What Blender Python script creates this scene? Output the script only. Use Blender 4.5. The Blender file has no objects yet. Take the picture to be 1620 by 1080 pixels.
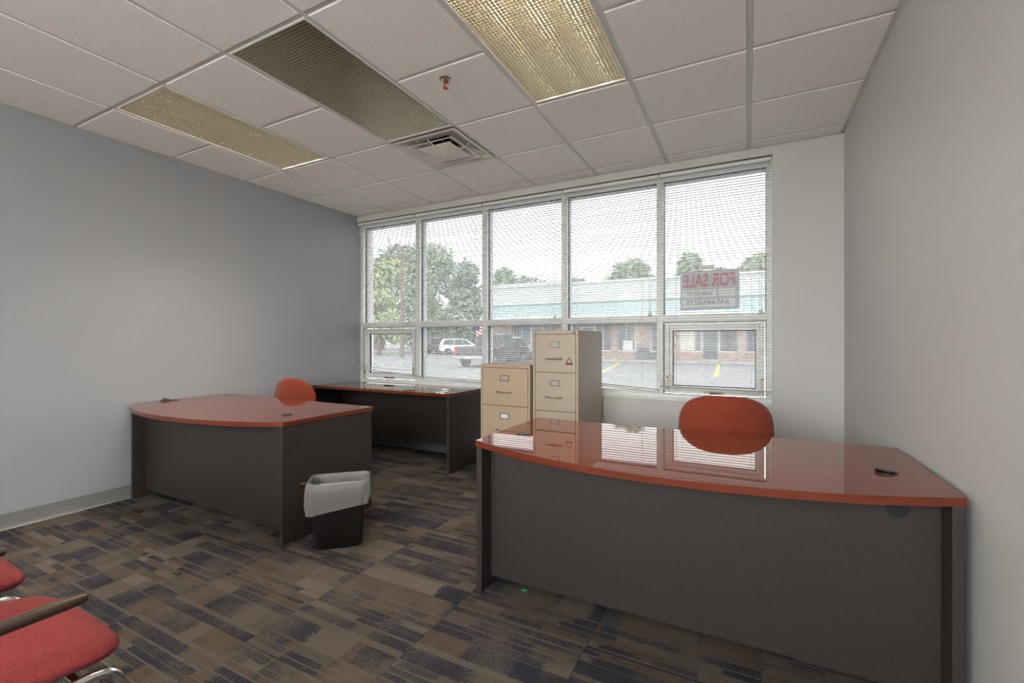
import bpy, bmesh, math, random
from math import sin, cos, pi, radians
from mathutils import Vector, Matrix

random.seed(7)
SC = bpy.context.scene
COL = SC.collection

# ------------------------------------------------------------------ camera, world, exposure
TH = 27.38
CAMZ = 1.2
cam_d = bpy.data.cameras.new('camera')
cam_d.sensor_width = 36.0
cam_d.lens = 16.0
cam_d.clip_start = 0.02
cam_d.clip_end = 600
cam = bpy.data.objects.new('camera', cam_d)
COL.objects.link(cam)
cam.location = (0, 0, CAMZ)
cam.rotation_euler = (radians(90), 0, radians(TH))
SC.camera = cam

world = bpy.data.worlds.new('overcast_sky')
SC.world = world
world.use_nodes = True
_bg = world.node_tree.nodes['Background']
_bg.inputs['Color'].default_value = (1.0, 0.985, 0.965, 1)
_bg.inputs['Strength'].default_value = 9.0
LAMP = 85.0           # radiance of the fluorescent tubes

vs = SC.view_settings
vs.view_transform = 'Standard'
vs.look = 'None'
vs.gamma = 1.0
vs.exposure = 0.80
vs.use_curve_mapping = False
SC.cycles.max_bounces = 10
SC.cycles.diffuse_bounces = 6
SC.cycles.glossy_bounces = 5
SC.cycles.transparent_max_bounces = 24
SC.cycles.sample_clamp_indirect = 6.0
SC.cycles.use_denoising = True
SC.cycles.filter_width = 1.2

# the window opening is a portal for the sky light
_pl = bpy.data.lights.new('window_portal', 'AREA')
_pl.shape = 'RECTANGLE'
_pl.size = 4.4
_pl.size_y = 1.95
_pl.cycles.is_portal = True
_po = bpy.data.objects.new('window_portal', _pl)
_po.location = (-2.02, 4.3, 1.68)
_po.rotation_euler = (radians(-90), 0, 0)
COL.objects.link(_po)
# an unseen glazed front is added behind the camera to light the room
_pf = bpy.data.lights.new('front_portal', 'AREA')
_pf.shape = 'RECTANGLE'
_pf.size = 3.25
_pf.size_y = 1.7
_pf.cycles.is_portal = True
_pq = bpy.data.objects.new('front_portal', _pf)
_pq.location = (-1.165, -2.36, 1.775)
_pq.rotation_euler = (radians(90), 0, 0)
COL.objects.link(_pq)

# ------------------------------------------------------------------ node helpers
def new_mat(name):
    m = bpy.data.materials.new(name)
    m.use_nodes = True
    return m, m.node_tree, m.node_tree.nodes['Principled BSDF']

class NT:
    def __init__(s, nt):
        s.nt = nt
    def n(s, typ, **kw):
        x = s.nt.nodes.new(typ)
        for k, v in kw.items():
            setattr(x, k, v)
        return x
    def link(s, a, b):
        s.nt.links.new(a, b)
    def put(s, sock, v):
        if isinstance(v, bpy.types.NodeSocket):
            s.link(v, sock)
        elif isinstance(v, (tuple, list)) and len(v) == 3 and sock.type == 'RGBA':
            sock.default_value = (*v, 1)
        else:
            sock.default_value = v
    def math(s, op, a, b=0.0, c=0.0):
        x = s.n('ShaderNodeMath', operation=op)
        s.put(x.inputs[0], a); s.put(x.inputs[1], b); s.put(x.inputs[2], c)
        return x.outputs[0]
    def vec(s, a, b, c):
        x = s.n('ShaderNodeCombineXYZ')
        s.put(x.inputs[0], a); s.put(x.inputs[1], b); s.put(x.inputs[2], c)
        return x.outputs[0]
    def mix(s, f, a, b):
        x = s.n('ShaderNodeMix', data_type='RGBA')
        s.put(x.inputs[0], f); s.put(x.inputs[6], a); s.put(x.inputs[7], b)
        return x.outputs[2]
    def noise(s, v, scale, detail=2.0, rough=0.5, col=False):
        x = s.n('ShaderNodeTexNoise')
        if v is not None:
            s.put(x.inputs['Vector'], v)
        x.inputs['Scale'].default_value = scale
        x.inputs['Detail'].default_value = detail
        x.inputs['Roughness'].default_value = rough
        return x.outputs['Color' if col else 'Fac']
    def white(s, v):
        x = s.n('ShaderNodeTexWhiteNoise', noise_dimensions='3D')
        s.put(x.inputs['Vector'], v)
        return x.outputs['Value']
    def ramp(s, f, stops, interp='LINEAR'):
        x = s.n('ShaderNodeValToRGB')
        x.color_ramp.interpolation = interp
        e = x.color_ramp.elements
        while len(e) < len(stops):
            e.new(0.5)
        for k, (p, c) in zip(e, stops):
            k.position = p
            k.color = (*c, 1) if len(c) == 3 else c
        s.put(x.inputs[0], f)
        return x.outputs[0]
    def coords(s, kind='Object'):
        return s.n('ShaderNodeTexCoord').outputs[kind]
    def xyz(s, v):
        x = s.n('ShaderNodeSeparateXYZ')
        s.put(x.inputs[0], v)
        return x.outputs[0], x.outputs[1], x.outputs[2]
    def bump(s, h, strength=0.3, dist=0.002):
        x = s.n('ShaderNodeBump')
        x.inputs['Strength'].default_value = strength
        x.inputs['Distance'].default_value = dist
        s.put(x.inputs['Height'], h)
        return x.outputs[0]
    def scaled(s, v, sc):
        x = s.n('ShaderNodeMapping')
        s.put(x.inputs['Vector'], v)
        x.inputs['Scale'].default_value = sc
        return x.outputs[0]

def plain(name, c, rough=0.5, metal=0.0, var=0.06, scale=20.0, bump=0.0, spec=0.5, coat=0.0):
    m, nt, p = new_mat(name)
    t = NT(nt)
    n = t.noise(t.coords(), scale, 4.0)
    lo = tuple(max(0, x * (1 - var)) for x in c)
    hi = tuple(min(1, x * (1 + var)) for x in c)
    t.put(p.inputs['Base Color'], t.mix(n, lo, hi))
    p.inputs['Roughness'].default_value = rough
    p.inputs['Metallic'].default_value = metal
    p.inputs['Specular IOR Level'].default_value = spec
    p.inputs['Coat Weight'].default_value = coat
    if bump:
        t.put(p.inputs['Normal'], t.bump(t.noise(t.coords(), scale * 12, 3.0), bump, 0.001))
    return m

def m_paint(name, c):
    m, nt, p = new_mat(name)
    t = NT(nt)
    co = t.coords()
    n = t.noise(co, 1.7, 3.0)
    t.put(p.inputs['Base Color'], t.mix(n, tuple(x * .97 for x in c), tuple(min(1, x * 1.03) for x in c)))
    p.inputs['Roughness'].default_value = 0.55
    p.inputs['Specular IOR Level'].default_value = 0.35
    t.put(p.inputs['Normal'], t.bump(t.noise(co, 260, 2.0), 0.12, 0.001))
    return m

def m_carpet():
    m, nt, p = new_mat('carpet_pattern')
    t = NT(nt)
    x, y, z = t.xyz(t.coords())
    rnd = t.n('ShaderNodeObjectInfo').outputs['Random']
    r37 = t.math('MULTIPLY', rnd, 37.0)
    warp = t.math('MULTIPLY', t.math('SINE', t.math('ADD', t.math('MULTIPLY', y, 17.0), r37)), 0.8)
    yb = t.math('FLOOR', t.math('ADD', t.math('MULTIPLY', y, 18.0), warp))
    r1 = t.white(t.vec(yb, r37, 1.3))
    r2 = t.white(t.vec(yb, r37, 7.9))
    fx = t.math('ADD', t.math('MULTIPLY', x, t.math('ADD', 2.4, t.math('MULTIPLY', r2, 4.5))), t.math('MULTIPLY', r1, 10.0))
    # ragged block ends
    rag = t.math('MULTIPLY', t.math('SUBTRACT', t.noise(t.vec(t.math('MULTIPLY', x, 6.0), t.math('MULTIPLY', y, 150.0), r37), 1.0, 2.0), .5), .35)
    xc = t.math('FLOOR', t.math('ADD', fx, rag))
    xq = t.math('FLOOR', t.math('ADD', t.math('MULTIPLY', x, 4.92), 1.5))
    s3 = t.noise(t.vec(t.math('MULTIPLY', xq, .71), t.math('MULTIPLY', yb, .21), r37), 1.0, 1.0)
    v = t.math('ADD', t.math('MULTIPLY', t.white(t.vec(xc, yb, r37)), .72), t.math('MULTIPLY', t.math('SUBTRACT', s3, .38), 1.1))
    taupe = (0.086, 0.073, 0.063)
    tau2 = (0.120, 0.102, 0.087)
    navy = (0.0045, 0.0075, 0.022)
    slate = (0.019, 0.021, 0.029)
    brown = (0.060, 0.040, 0.027)
    olive = (0.058, 0.051, 0.039)
    blk = t.ramp(v, [(0, tau2), (.12, taupe), (.24, brown), (.32, olive), (.39, slate), (.47, navy), (.80, brown)], 'CONSTANT')
    # streaky break-up across the yarn
    row = t.math('FLOOR', t.math('DIVIDE', y, .0044))
    s1 = t.noise(t.vec(t.math('MULTIPLY', x, 190.0), t.math('MULTIPLY', row, 1.3), r37), 1.0, 3.0, .7)
    s2 = t.noise(t.vec(t.math('MULTIPLY', x, 5.0), t.math('MULTIPLY', y, 5.0), r37), 1.0, 2.0)
    thr = t.math('ADD', s1, t.math('MULTIPLY', t.math('SUBTRACT', s2, .5), .7))
    brk = t.ramp(thr, [(.44, (0, 0, 0)), (.66, (.85, .85, .85))])
    c = t.mix(brk, blk, taupe)
    # thin lighter lines along the bands
    fy = t.math('FRACT', t.math('ADD', t.math('MULTIPLY', y, 18.0), warp))
    edge = t.math('LESS_THAN', fy, t.math('ADD', .05, t.math('MULTIPLY', r2, .22)))
    c = t.mix(t.math('MULTIPLY', edge, .85), c, taupe)
    # ribs of the loop pile
    rib = t.math('SINE', t.math('MULTIPLY', y, 2 * pi / 0.0044))
    c = t.mix(t.math('MULTIPLY', t.math('GREATER_THAN', rib, .55), .38), c, tau2)
    grain = t.noise(t.vec(t.math('MULTIPLY', x, 420.0), t.math('MULTIPLY', y, 420.0), r37), 1.0, 1.0)
    c = t.mix(t.math('MULTIPLY', t.math('SUBTRACT', grain, .25), .55), c, (0.02, .017, .016))
    t.put(p.inputs['Base Color'], c)
    p.inputs['Roughness'].default_value = 0.95
    p.inputs['Specular IOR Level'].default_value = 0.12
    t.put(p.inputs['Normal'], t.bump(t.math('ADD', t.math('MULTIPLY', rib, .5), grain), .5, .002))
    return m

def m_ctile():
    m, nt, p = new_mat('mineral_fibre_tile')
    t = NT(nt)
    co = t.coords()
    rnd = t.n('ShaderNodeObjectInfo').outputs['Random']
    x, y, z = t.xyz(co)
    v = t.vec(x, y, t.math('MULTIPLY', rnd, 9.0))
    pin = t.ramp(t.noise(v, 130, 2.0, .6), [(.30, (0, 0, 0)), (.40, (1, 1, 1))])
    c = t.mix(pin, (.62, .595, .57), (.92, .90, .875))
    c = t.mix(t.math('MULTIPLY', rnd, .25), c, (.90, .88, .855))
    t.put(p.inputs['Base Color'], c)
    p.inputs['Roughness'].default_value = 0.9
    p.inputs['Specular IOR Level'].default_value = 0.2
    t.put(p.inputs['Normal'], t.bump(t.noise(v, 180, 3.0, .6), .35, .002))
    return m

def m_wood(name, base, dark, rough, axis=0, coat=0.0):
    m, nt, p = new_mat(name)
    t = NT(nt)
    co = t.coords()
    sc = [18, 18, 18]
    sc[axis] = 1.4
    g = t.noise(t.scaled(co, tuple(sc)), 1.6, 6.0, .62)
    c = t.ramp(g, [(.3, dark), (.52, base), (.75, tuple(min(1, x * 1.25) for x in base))])
    t.put(p.inputs['Base Color'], c)
    p.inputs['Roughness'].default_value = rough
    p.inputs['Specular IOR Level'].default_value = 0.5
    p.inputs['Coat Weight'].default_value = coat
    p.inputs['Coat Roughness'].default_value = .03
    p.inputs['Coat IOR'].default_value = 1.5
    return m

def m_laminate():
    m, nt, p = new_mat('graphite_laminate')
    t = NT(nt)
    co = t.coords()
    a = t.noise(t.scaled(co, (260, 260, 30)), 1.0, 2.0)
    b = t.noise(t.scaled(co, (30, 30, 260)), 1.0, 2.0)
    w = t.math('MULTIPLY', t.math('ADD', a, b), .5)
    c = t.ramp(w, [(.30, (.027, .0215, .020)), (.70, (.046, .038, .0355))])
    t.put(p.inputs['Base Color'], c)
    p.inputs['Roughness'].default_value = 0.42
    p.inputs['Specular IOR Level'].default_value = 0.4
    t.put(p.inputs['Normal'], t.bump(w, .05, .0004))
    return m

def m_fabric(name, c1, c2, scale=700, bump=.6, sheen=.15):
    m, nt, p = new_mat(name)
    t = NT(nt)
    co = t.coords()
    n = t.noise(co, scale, 2.0, .7)
    n2 = t.noise(co, 9.0, 2.0)
    c = t.mix(t.ramp(n, [(.35, (0, 0, 0)), (.65, (1, 1, 1))]), c1, c2)
    c = t.mix(t.math('MULTIPLY', n2, .25), c, c1)
    t.put(p.inputs['Base Color'], c)
    p.inputs['Roughness'].default_value = 0.9
    p.inputs['Specular IOR Level'].default_value = 0.15
    p.inputs['Sheen Weight'].default_value = sheen
    p.inputs['Sheen Roughness'].default_value = 0.5
    t.put(p.inputs['Normal'], t.bump(n, bump, .0015))
    return m

def m_glass(name, veil=0.0, tint=(1, 1, 1), refl=.006):
    """thin window glass: see-through, mirror-like by angle, a dust veil that also puts haze over the view"""
    m = bpy.data.materials.new(name)
    m.use_nodes = True
    nt = m.node_tree
    nt.nodes.clear()
    t = NT(nt)
    out = t.n('ShaderNodeOutputMaterial')
    tr = t.n('ShaderNodeBsdfTransparent')
    tr.inputs[0].default_value = (*tint, 1)
    gl = t.n('ShaderNodeBsdfGlossy')
    gl.inputs['Roughness'].default_value = 0.02
    lw = t.n('ShaderNodeLayerWeight')
    lw.inputs[0].default_value = 0.5
    fres = t.math('ADD', refl, t.math('MULTIPLY', t.math('POWER', lw.outputs['Facing'], 5.0), .5))
    mx = t.n('ShaderNodeMixShader')
    t.link(fres, mx.inputs[0]); t.link(tr.outputs[0], mx.inputs[1]); t.link(gl.outputs[0], mx.inputs[2])
    last = mx.outputs[0]
    if veil:  # translucent layer: dust plus the washed-out haze put into the glass
        d = t.n('ShaderNodeBsdfTranslucent')
        d.inputs[0].default_value = (.9, .92, .92, 1)
        m2 = t.n('ShaderNodeMixShader')
        nz = t.noise(t.coords(), 3.0, 4.0)
        t.put(m2.inputs[0], t.math('MULTIPLY', t.math('ADD', .6, t.math('MULTIPLY', nz, .8)), veil))
        t.link(last, m2.inputs[1]); t.link(d.outputs[0], m2.inputs[2])
        last = m2.outputs[0]
    t.link(last, out.inputs[0])
    return m

def m_film(name, c, alpha, rough=.3):
    m, nt, p = new_mat(name)
    t = NT(nt)
    n = t.noise(t.coords(), 26.0, 4.0, .6)
    t.put(p.inputs['Base Color'], t.mix(n, tuple(x * .85 for x in c), c))
    p.inputs['Roughness'].default_value = rough
    p.inputs['Alpha'].default_value = alpha
    t.put(p.inputs['Normal'], t.bump(n, .5, .006))
    return m

def m_emit(name, c, s):
    m = bpy.data.materials.new(name)
    m.use_nodes = True
    nt = m.node_tree
    nt.nodes.clear()
    t = NT(nt)
    o = t.n('ShaderNodeOutputMaterial')
    e = t.n('ShaderNodeEmission')
    e.inputs[0].default_value = (*c, 1)
    e.inputs[1].default_value = s
    t.link(e.outputs[0], o.inputs[0])
    return m

def m_brick(name, c1, c2, mortar):
    m, nt, p = new_mat(name)
    t = NT(nt)
    x, y, z = t.xyz(t.coords())
    b = t.n('ShaderNodeTexBrick')
    t.put(b.inputs['Vector'], t.vec(t.math('ADD', x, y), z, 0.0))
    b.inputs['Color1'].default_value = (*c1, 1)
    b.inputs['Color2'].default_value = (*c2, 1)
    b.inputs['Mortar'].default_value = (*mortar, 1)
    b.inputs['Scale'].default_value = 1.0
    b.inputs['Brick Width'].default_value = .21
    b.inputs['Row Height'].default_value = .075
    b.inputs['Mortar Size'].default_value = .008
    t.put(p.inputs['Base Color'], b.outputs[0])
    p.inputs['Roughness'].default_value = .9
    return m

M = {}
M['wall'] = m_paint('grey_wall_paint', (.345, .362, .386))
M['wall_back'] = m_paint('light_wall_paint', (.57, .563, .557))
M['base'] = plain('grey_vinyl_base', (.20, .20, .20), .45, var=.08)
M['carpet'] = m_carpet()
M['slab'] = plain('floor_slab', (.12, .10, .09), .9)
M['ctile'] = m_ctile()
M['grid'] = plain('white_steel_grid', (.66, .65, .63), .4, var=.03)
M['plenum'] = plain('plenum_concrete', (.3, .3, .3), .9)
M['cherry'] = m_wood('cherry_laminate', (.165, .042, .023), (.120, .029, .016), .018, 0, 0.0)
M['cherry_edge'] = m_wood('cherry_edge_band', (.140, .027, .012), (.105, .020, .009), .28)
M['lam'] = m_laminate()
M['black'] = plain('black_plastic', (.012, .012, .013), .35)
M['bin'] = plain('black_brown_plastic', (.010, .008, .008), .38, var=.2)
M['orange'] = m_fabric('orange_red_fabric', (.135, .022, .011), (.24, .047, .022), 260)
M['red'] = m_fabric('red_woven_fabric', (.15, .020, .024), (.26, .046, .050), 300, sheen=.04)
M['chrome'] = plain('chrome', (.82, .82, .83), .09, 1.0, .02)
M['armwood'] = m_wood('dark_brown_arm', (.050, .030, .022), (.028, .016, .012), .33, 1)
M['beige'] = plain('beige_enamel', (.45, .345, .25), .42, var=.03, scale=4, bump=.05)
M['beige2'] = plain('grey_beige_enamel', (.43, .36, .285), .42, var=.03, scale=4, bump=.05)
M['steel'] = plain('brushed_steel', (.55, .54, .52), .3, 1.0, .05)
M['pewter'] = plain('pewter', (.16, .19, .21), .4, .8)
M['paper'] = plain('paper', (.80, .76, .68), .8)
M['sticker'] = plain('dark_red_print', (.075, .022, .018), .5)
M['white'] = plain('white_aluminium', (.74, .75, .74), .35, var=.03)
M['gasket'] = plain('dark_gasket', (.015, .017, .02), .6)
M['slat'] = plain('white_slat_enamel', (.74, .74, .73), .35, var=.02, scale=5)
M['cord'] = plain('white_cord', (.75, .74, .70), .8)
M['rail'] = plain('cream_rail', (.66, .65, .61), .4, var=.03)
M['glass'] = m_glass('sky_dimming_tinted_glass', .035, (.365, .372, .372))  # tint added to dim the sky, veil added to wash out the view
M['clear_glass'] = m_glass('clear_glass', 0, (.98, .99, .985))
M['glass_out'] = plain('dark_shop_glass', (.12, .14, .16), .08, var=.4, scale=1.2)
M['bronze'] = plain('worn_brass', (.30, .24, .15), .35, .9)
M['gold'] = plain('gold_anodised_louver', (.74, .70, .61), .20, 1.0, .04)
M['lampwhite'] = plain('white_reflector', (.85, .84, .80), .35)
M['tube_on'] = m_emit('lit_fluorescent_tube', (1.0, .91, .78), LAMP)
M['tube_bright'] = m_emit('bright_fluorescent_tube', (1.0, .91, .78), LAMP * 2.3)
M['tube_off'] = plain('unlit_fluorescent_tube', (.75, .75, .72), .25)
M['vent'] = plain('white_vent_enamel', (.72, .69, .65), .45, var=.06, scale=6)
M['dark'] = plain('dark_duct', (.025, .024, .023), .7)
M['copper'] = plain('sprinkler_copper', (.42, .20, .12), .3, .9)
M['liner'] = m_film('translucent_bin_liner', (.72, .71, .69), .27, .16)
M['sign_grey'] = plain('grey_sign_plastic', (.55, .58, .63), .6)
M['sign_red'] = plain('red_sign_print', (.56, .22, .26), .6)
M['sign_white'] = plain('white_sign_box', (.80, .81, .82), .6)
M['ink'] = plain('dark_ink', (.22, .22, .24), .7)
M['green'] = plain('green_plastic', (.01, .28, .05), .5)
M['asphalt'] = plain('sun_bleached_asphalt', (.235, .24, .255), .9, var=.18, scale=.6)
M['grass'] = plain('roadside_grass', (.24, .34, .14), .95, var=.3, scale=2)
M['concrete'] = plain('pale_concrete', (.46, .44, .40), .9, var=.1, scale=2)
M['front_bounce'] = plain('bounce_concrete', (.62, .60, .56), .9, var=.08, scale=2)  # pale tone chosen to bounce light through the added front window
M['yellow'] = plain('yellow_road_paint', (.85, .58, .10), .8)
M['brick'] = m_brick('red_brown_brick', (.40, .27, .22), (.46, .33, .28), (.55, .51, .48))
M['fascia'] = plain('white_fascia_board', (.56, .59, .60), .7, var=.04)
M['teal'] = plain('teal_standing_seam', (.33, .43, .445), .5, var=.05, scale=1)
M['cream'] = plain('cream_stucco', (.74, .71, .66), .9)
M['bark'] = plain('grey_bark', (.20, .16, .13), .95, var=.3, scale=8)
M['leaf_a'] = plain('yellow_green_leaves', (.42, .50, .26), .8, var=.35, scale=2)
M['leaf_b'] = plain('mid_green_leaves', (.33, .41, .31), .8, var=.35, scale=2)
M['leaf_c'] = plain('dark_green_leaves', (.29, .36, .30), .8, var=.35, scale=2)
M['car_silver'] = plain('silver_car_paint', (.62, .63, .65), .25, .3, .02)
M['car_dark'] = plain('charcoal_car_paint', (.055, .06, .065), .2, 0, .02, coat=.6)
M['car_black'] = plain('black_car_paint', (.02, .022, .025), .2, 0, .02, coat=.6)
M['car_glass'] = plain('tinted_car_glass', (.05, .06, .07), .05)
M['tyre'] = plain('tyre_rubber', (.02, .02, .02), .85)
M['lamp_red'] = plain('red_lens', (.70, .04, .03), .2)
M['flag_red'] = plain('flag_red', (.60, .04, .05), .8)
M['flag_white'] = plain('flag_white', (.85, .85, .85), .8)
M['flag_blue'] = plain('flag_blue', (.03, .05, .22), .8)

# ------------------------------------------------------------------ mesh helpers
class MB:
    def __init__(s):
        s.v = []
        s.f = []
    def add(s, vs, fs):
        b = len(s.v)
        s.v += [tuple(v) for v in vs]
        s.f += [tuple(i + b for i in f) for f in fs]
        return s
    def box(s, x0, x1, y0, y1, z0, z1):
        v = [(x, y, z) for x in (x0, x1) for y in (y0, y1) for z in (z0, z1)]
        return s.add(v, [(0, 1, 3, 2), (4, 6, 7, 5), (0, 4, 5, 1), (2, 3, 7, 6), (0, 2, 6, 4), (1, 5, 7, 3)])
    def prism(s, pts, z0, z1):
        """polygon (ccw, xy) pulled up from z0 to z1"""
        n = len(pts)
        v = [(x, y, z0) for x, y in pts] + [(x, y, z1) for x, y in pts]
        f = [tuple(range(n - 1, -1, -1)), tuple(range(n, 2 * n))]
        f += [(i, (i + 1) % n, n + (i + 1) % n, n + i) for i in range(n)]
        return s.add(v, f)
    def tube(s, pts, r, n=8, cap=True):
        P = [Vector(p) for p in pts]
        rings = []
        prev = None
        for i, p in enumerate(P):
            d = ((P[min(i + 1, len(P) - 1)] - P[max(i - 1, 0)])).normalized()
            if prev is None:
                a = d.cross(Vector((0, 0, 1)))
                if a.length < 1e-3:
                    a = d.cross(Vector((1, 0, 0)))
            else:
                a = prev - d * prev.dot(d)
            a.normalize()
            prev = a
            b = d.cross(a)
            rr = r[i] if isinstance(r, (list, tuple)) else r
            rings.append([p + (a * cos(2 * pi * k / n) + b * sin(2 * pi * k / n)) * rr for k in range(n)])
        v = [q for g in rings for q in g]
        f = []
        for i in range(len(P) - 1):
            for k in range(n):
                f.append((i * n + k, i * n + (k + 1) % n, (i + 1) * n + (k + 1) % n, (i + 1) * n + k))
        if cap:
            f.append(tuple(range(n - 1, -1, -1)))
            f.append(tuple((len(P) - 1) * n + k for k in range(n)))
        return s.add(v, f)
    def lathe(s, prof, n=20, c=(0, 0, 0), axis='z', close=True):
        v = []
        for r, h in prof:
            for k in range(n):
                a = 2 * pi * k / n
                q = (r * cos(a), r * sin(a), h)
                if axis == 'y':
                    q = (q[0], q[2], q[1])
                elif axis == 'x':
                    q = (q[2], q[0], q[1])
                v.append((q[0] + c[0], q[1] + c[1], q[2] + c[2]))
        f = []
        for i in range(len(prof) - 1):
            for k in range(n):
                f.append((i * n + k, i * n + (k + 1) % n, (i + 1) * n + (k + 1) % n, (i + 1) * n + k))
        if close:
            f.append(tuple(range(n - 1, -1, -1)))
            f.append(tuple((len(prof) - 1) * n + k for k in range(n)))
        return s.add(v, f)
    def frame(s, x0, x1, z0, z1, w, y0, y1):
        s.box(x0, x0 + w, y0, y1, z0, z1); s.box(x1 - w, x1, y0, y1, z0, z1)
        s.box(x0 + w, x1 - w, y0, y1, z0, z0 + w); s.box(x0 + w, x1 - w, y0, y1, z1 - w, z1)
        return s
    def mesh(s, name, mat, smooth=None):
        me = bpy.data.meshes.new(name)
        me.from_pydata(s.v, [], s.f)
        bm = bmesh.new()
        bm.from_mesh(me)
        bmesh.ops.recalc_face_normals(bm, faces=bm.faces)
        bm.to_mesh(me)
        bm.free()
        me.materials.append(M[mat])
        if smooth is not None:
            for p in me.polygons:
                p.use_smooth = True
            if smooth < 180:
                bmx = bmesh.new()
                bmx.from_mesh(me)
                for e in bmx.edges:
                    if len(e.link_faces) == 2 and e.calc_face_angle(0) > radians(smooth):
                        e.smooth = False
                bmx.to_mesh(me)
                bmx.free()
        return me
    def build(s, name, mat, parent=None, bevel=0.0, smooth=None, loc=None, label=None, seg=2):
        o = bpy.data.objects.new(name, s.mesh(name, mat, smooth))
        COL.objects.link(o)
        if parent:
            o.parent = parent
        if loc:
            o.location = loc
        if bevel:
            b = o.modifiers.new('bevel', 'BEVEL')
            b.width = bevel
            b.segments = seg
            b.limit_method = 'ANGLE'
            b.angle_limit = radians(40)
        if label:
            o['label'] = label
        return o

def inst(name, me, parent, loc=(0, 0, 0), rot=(0, 0, 0)):
    o = bpy.data.objects.new(name, me)
    COL.objects.link(o)
    o.parent = parent
    o.location = loc
    o.rotation_euler = rot
    return o

def thing(name, label, cat, loc=(0, 0, 0), rz=0.0, group=None, kind=None):
    o = bpy.data.objects.new(name, None)
    o.empty_display_size = .1
    COL.objects.link(o)
    o.location = loc
    o.rotation_euler = (0, 0, rz)
    return tag(o, label, cat, group, kind)

def tag(o, label=None, cat=None, group=None, kind=None):
    if label: o['label'] = label
    if cat: o['category'] = cat
    if group: o['group'] = group
    if kind: o['kind'] = kind
    return o

def copy_tree(o, parent=None):
    c = o.copy()
    COL.objects.link(c)
    c.parent = parent
    for ch in o.children:
        copy_tree(ch, c)
    return c

def fillet(pts, r, n=6):
    """round the corners of an open 3-D polyline"""
    P = [Vector(p) for p in pts]
    out = [P[0]]
    for i in range(1, len(P) - 1):
        a, b, c = P[i - 1], P[i], P[i + 1]
        d1 = (a - b); d2 = (c - b)
        rr = min(r, d1.length * .49, d2.length * .49)
        p1 = b + d1.normalized() * rr
        p2 = b + d2.normalized() * rr
        for k in range(n + 1):
            t = k / n
            out.append(p1 * (1 - t) ** 2 + b * 2 * t * (1 - t) + p2 * t * t)
    out.append(P[-1])
    return out

def rrect(hx, hy, r, n=5):
    pts = []
    for cx, cy, a0 in ((hx - r, hy - r, 0), (-hx + r, hy - r, 90), (-hx + r, -hy + r, 180), (hx - r, -hy + r, 270)):
        for k in range(n + 1):
            a = radians(a0 + 90 * k / n)
            pts.append((cx + r * cos(a), cy + r * sin(a)))
    return pts

def cushion(w, h, t, shape, curve, n=40, rings=9, ex=2.0):
    """soft pad in the local xy plane: outline given by shape(angle)->(x,y) in -1..1,
    thickness t along z, curve(x,y)->z offset"""
    mb = MB()
    v = []
    R = [1 - (1 - k / rings) ** 1.6 for k in range(rings + 1)]
    f = []
    for side in (1, -1):
        base = len(v)
        v.append((0, 0, curve(0, 0) + side * t / 2))
        for k in range(1, rings + 1):
            r = R[k]
            th = t / 2 * max(0.0, 1 - r ** 5) ** .5 if k < rings else 0.0
            for j in range(n):
                sx, sy = shape(2 * pi * j / n)
                x, y = sx * r * w / 2, sy * r * h / 2
                v.append((x, y, curve(x, y) + side * th))
        for j in range(n):
            q = (base, base + 1 + j, base + 1 + (j + 1) % n)
            f.append(q if side > 0 else q[::-1])
        for k in range(rings - 1):
            for j in range(n):
                a = base + 1 + k * n + j
                b = base + 1 + k * n + (j + 1) % n
                q = (a, a + n, b + n, b)
                f.append(q if side > 0 else q[::-1])
    mb.v, mb.f = v, f
    return mb

def weld(o, d=1e-4):
    bm = bmesh.new()
    bm.from_mesh(o.data)
    bmesh.ops.remove_doubles(bm, verts=bm.verts, dist=d)
    bmesh.ops.recalc_face_normals(bm, faces=bm.faces)
    bm.to_mesh(o.data)
    bm.free()

def supere(n1):
    def s(a):
        c, d = cos(a), sin(a)
        return (math.copysign(abs(c) ** (2 / n1), c), math.copysign(abs(d) ** (2 / n1), d))
    return s

# ------------------------------------------------------------------ room shell
XL, XR, YB, YF = -4.205, 0.62, 4.03, -2.2
CZ = 2.704
WX0, WX1, WZ0, WZ1 = XL, 0.17, 0.715, 2.64       # window opening

def struct(o):
    o['kind'] = 'structure'
    return o

floor = struct(MB().box(XL - .1, XR + .1, YF - .1, YB + .2, -.14, -.007).build('floor', 'slab'))
TS = .6096
ctm = MB()
h = TS / 2 - .0006
ctm.add([(-h, -h, -.007), (h, -h, -.007), (h, h, -.007), (-h, h, -.007),
         (-h, -h, -.0012), (h, -h, -.0012), (h, h, -.0012), (-h, h, -.0012),
         (-h + .0015, -h + .0015, 0), (h - .0015, -h + .0015, 0), (h - .0015, h - .0015, 0), (-h + .0015, h - .0015, 0)],
        [(0, 3, 2, 1), (0, 1, 5, 4), (1, 2, 6, 5), (2, 3, 7, 6), (3, 0, 4, 7), (4, 5, 9, 8), (5, 6, 10, 9), (6, 7, 11, 10), (7, 4, 8, 11), (8, 9, 10, 11)])
ctme = ctm.mesh('carpet_tile', 'carpet')
def clipped(me_name, x0, x1, y0, y1, mat):
    return MB().box(x0, x1, y0, y1, -.007, 0).mesh(me_name, mat)
for i in range(-5, 5):
    for j in range(-7, 6):
        cx = -1.48 + i * TS
        cy = 1.43 + j * TS
        x0, x1, y0, y1 = max(cx - h, XL + .001), min(cx + h, XR - .001), max(cy - h, YF + .001), min(cy + h, YB - .001)
        if x1 - x0 < .02 or y1 - y0 < .02:
            continue
        if x1 - x0 > 2 * h - .001 and y1 - y0 > 2 * h - .001:
            inst('carpet_tile', ctme, floor, (cx, cy, 0))
        else:
            inst('carpet_tile', clipped('carpet_tile_cut', x0 - cx, x1 - cx, y0 - cy, y1 - cy, 'carpet'), floor, (cx, cy, 0))

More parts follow.
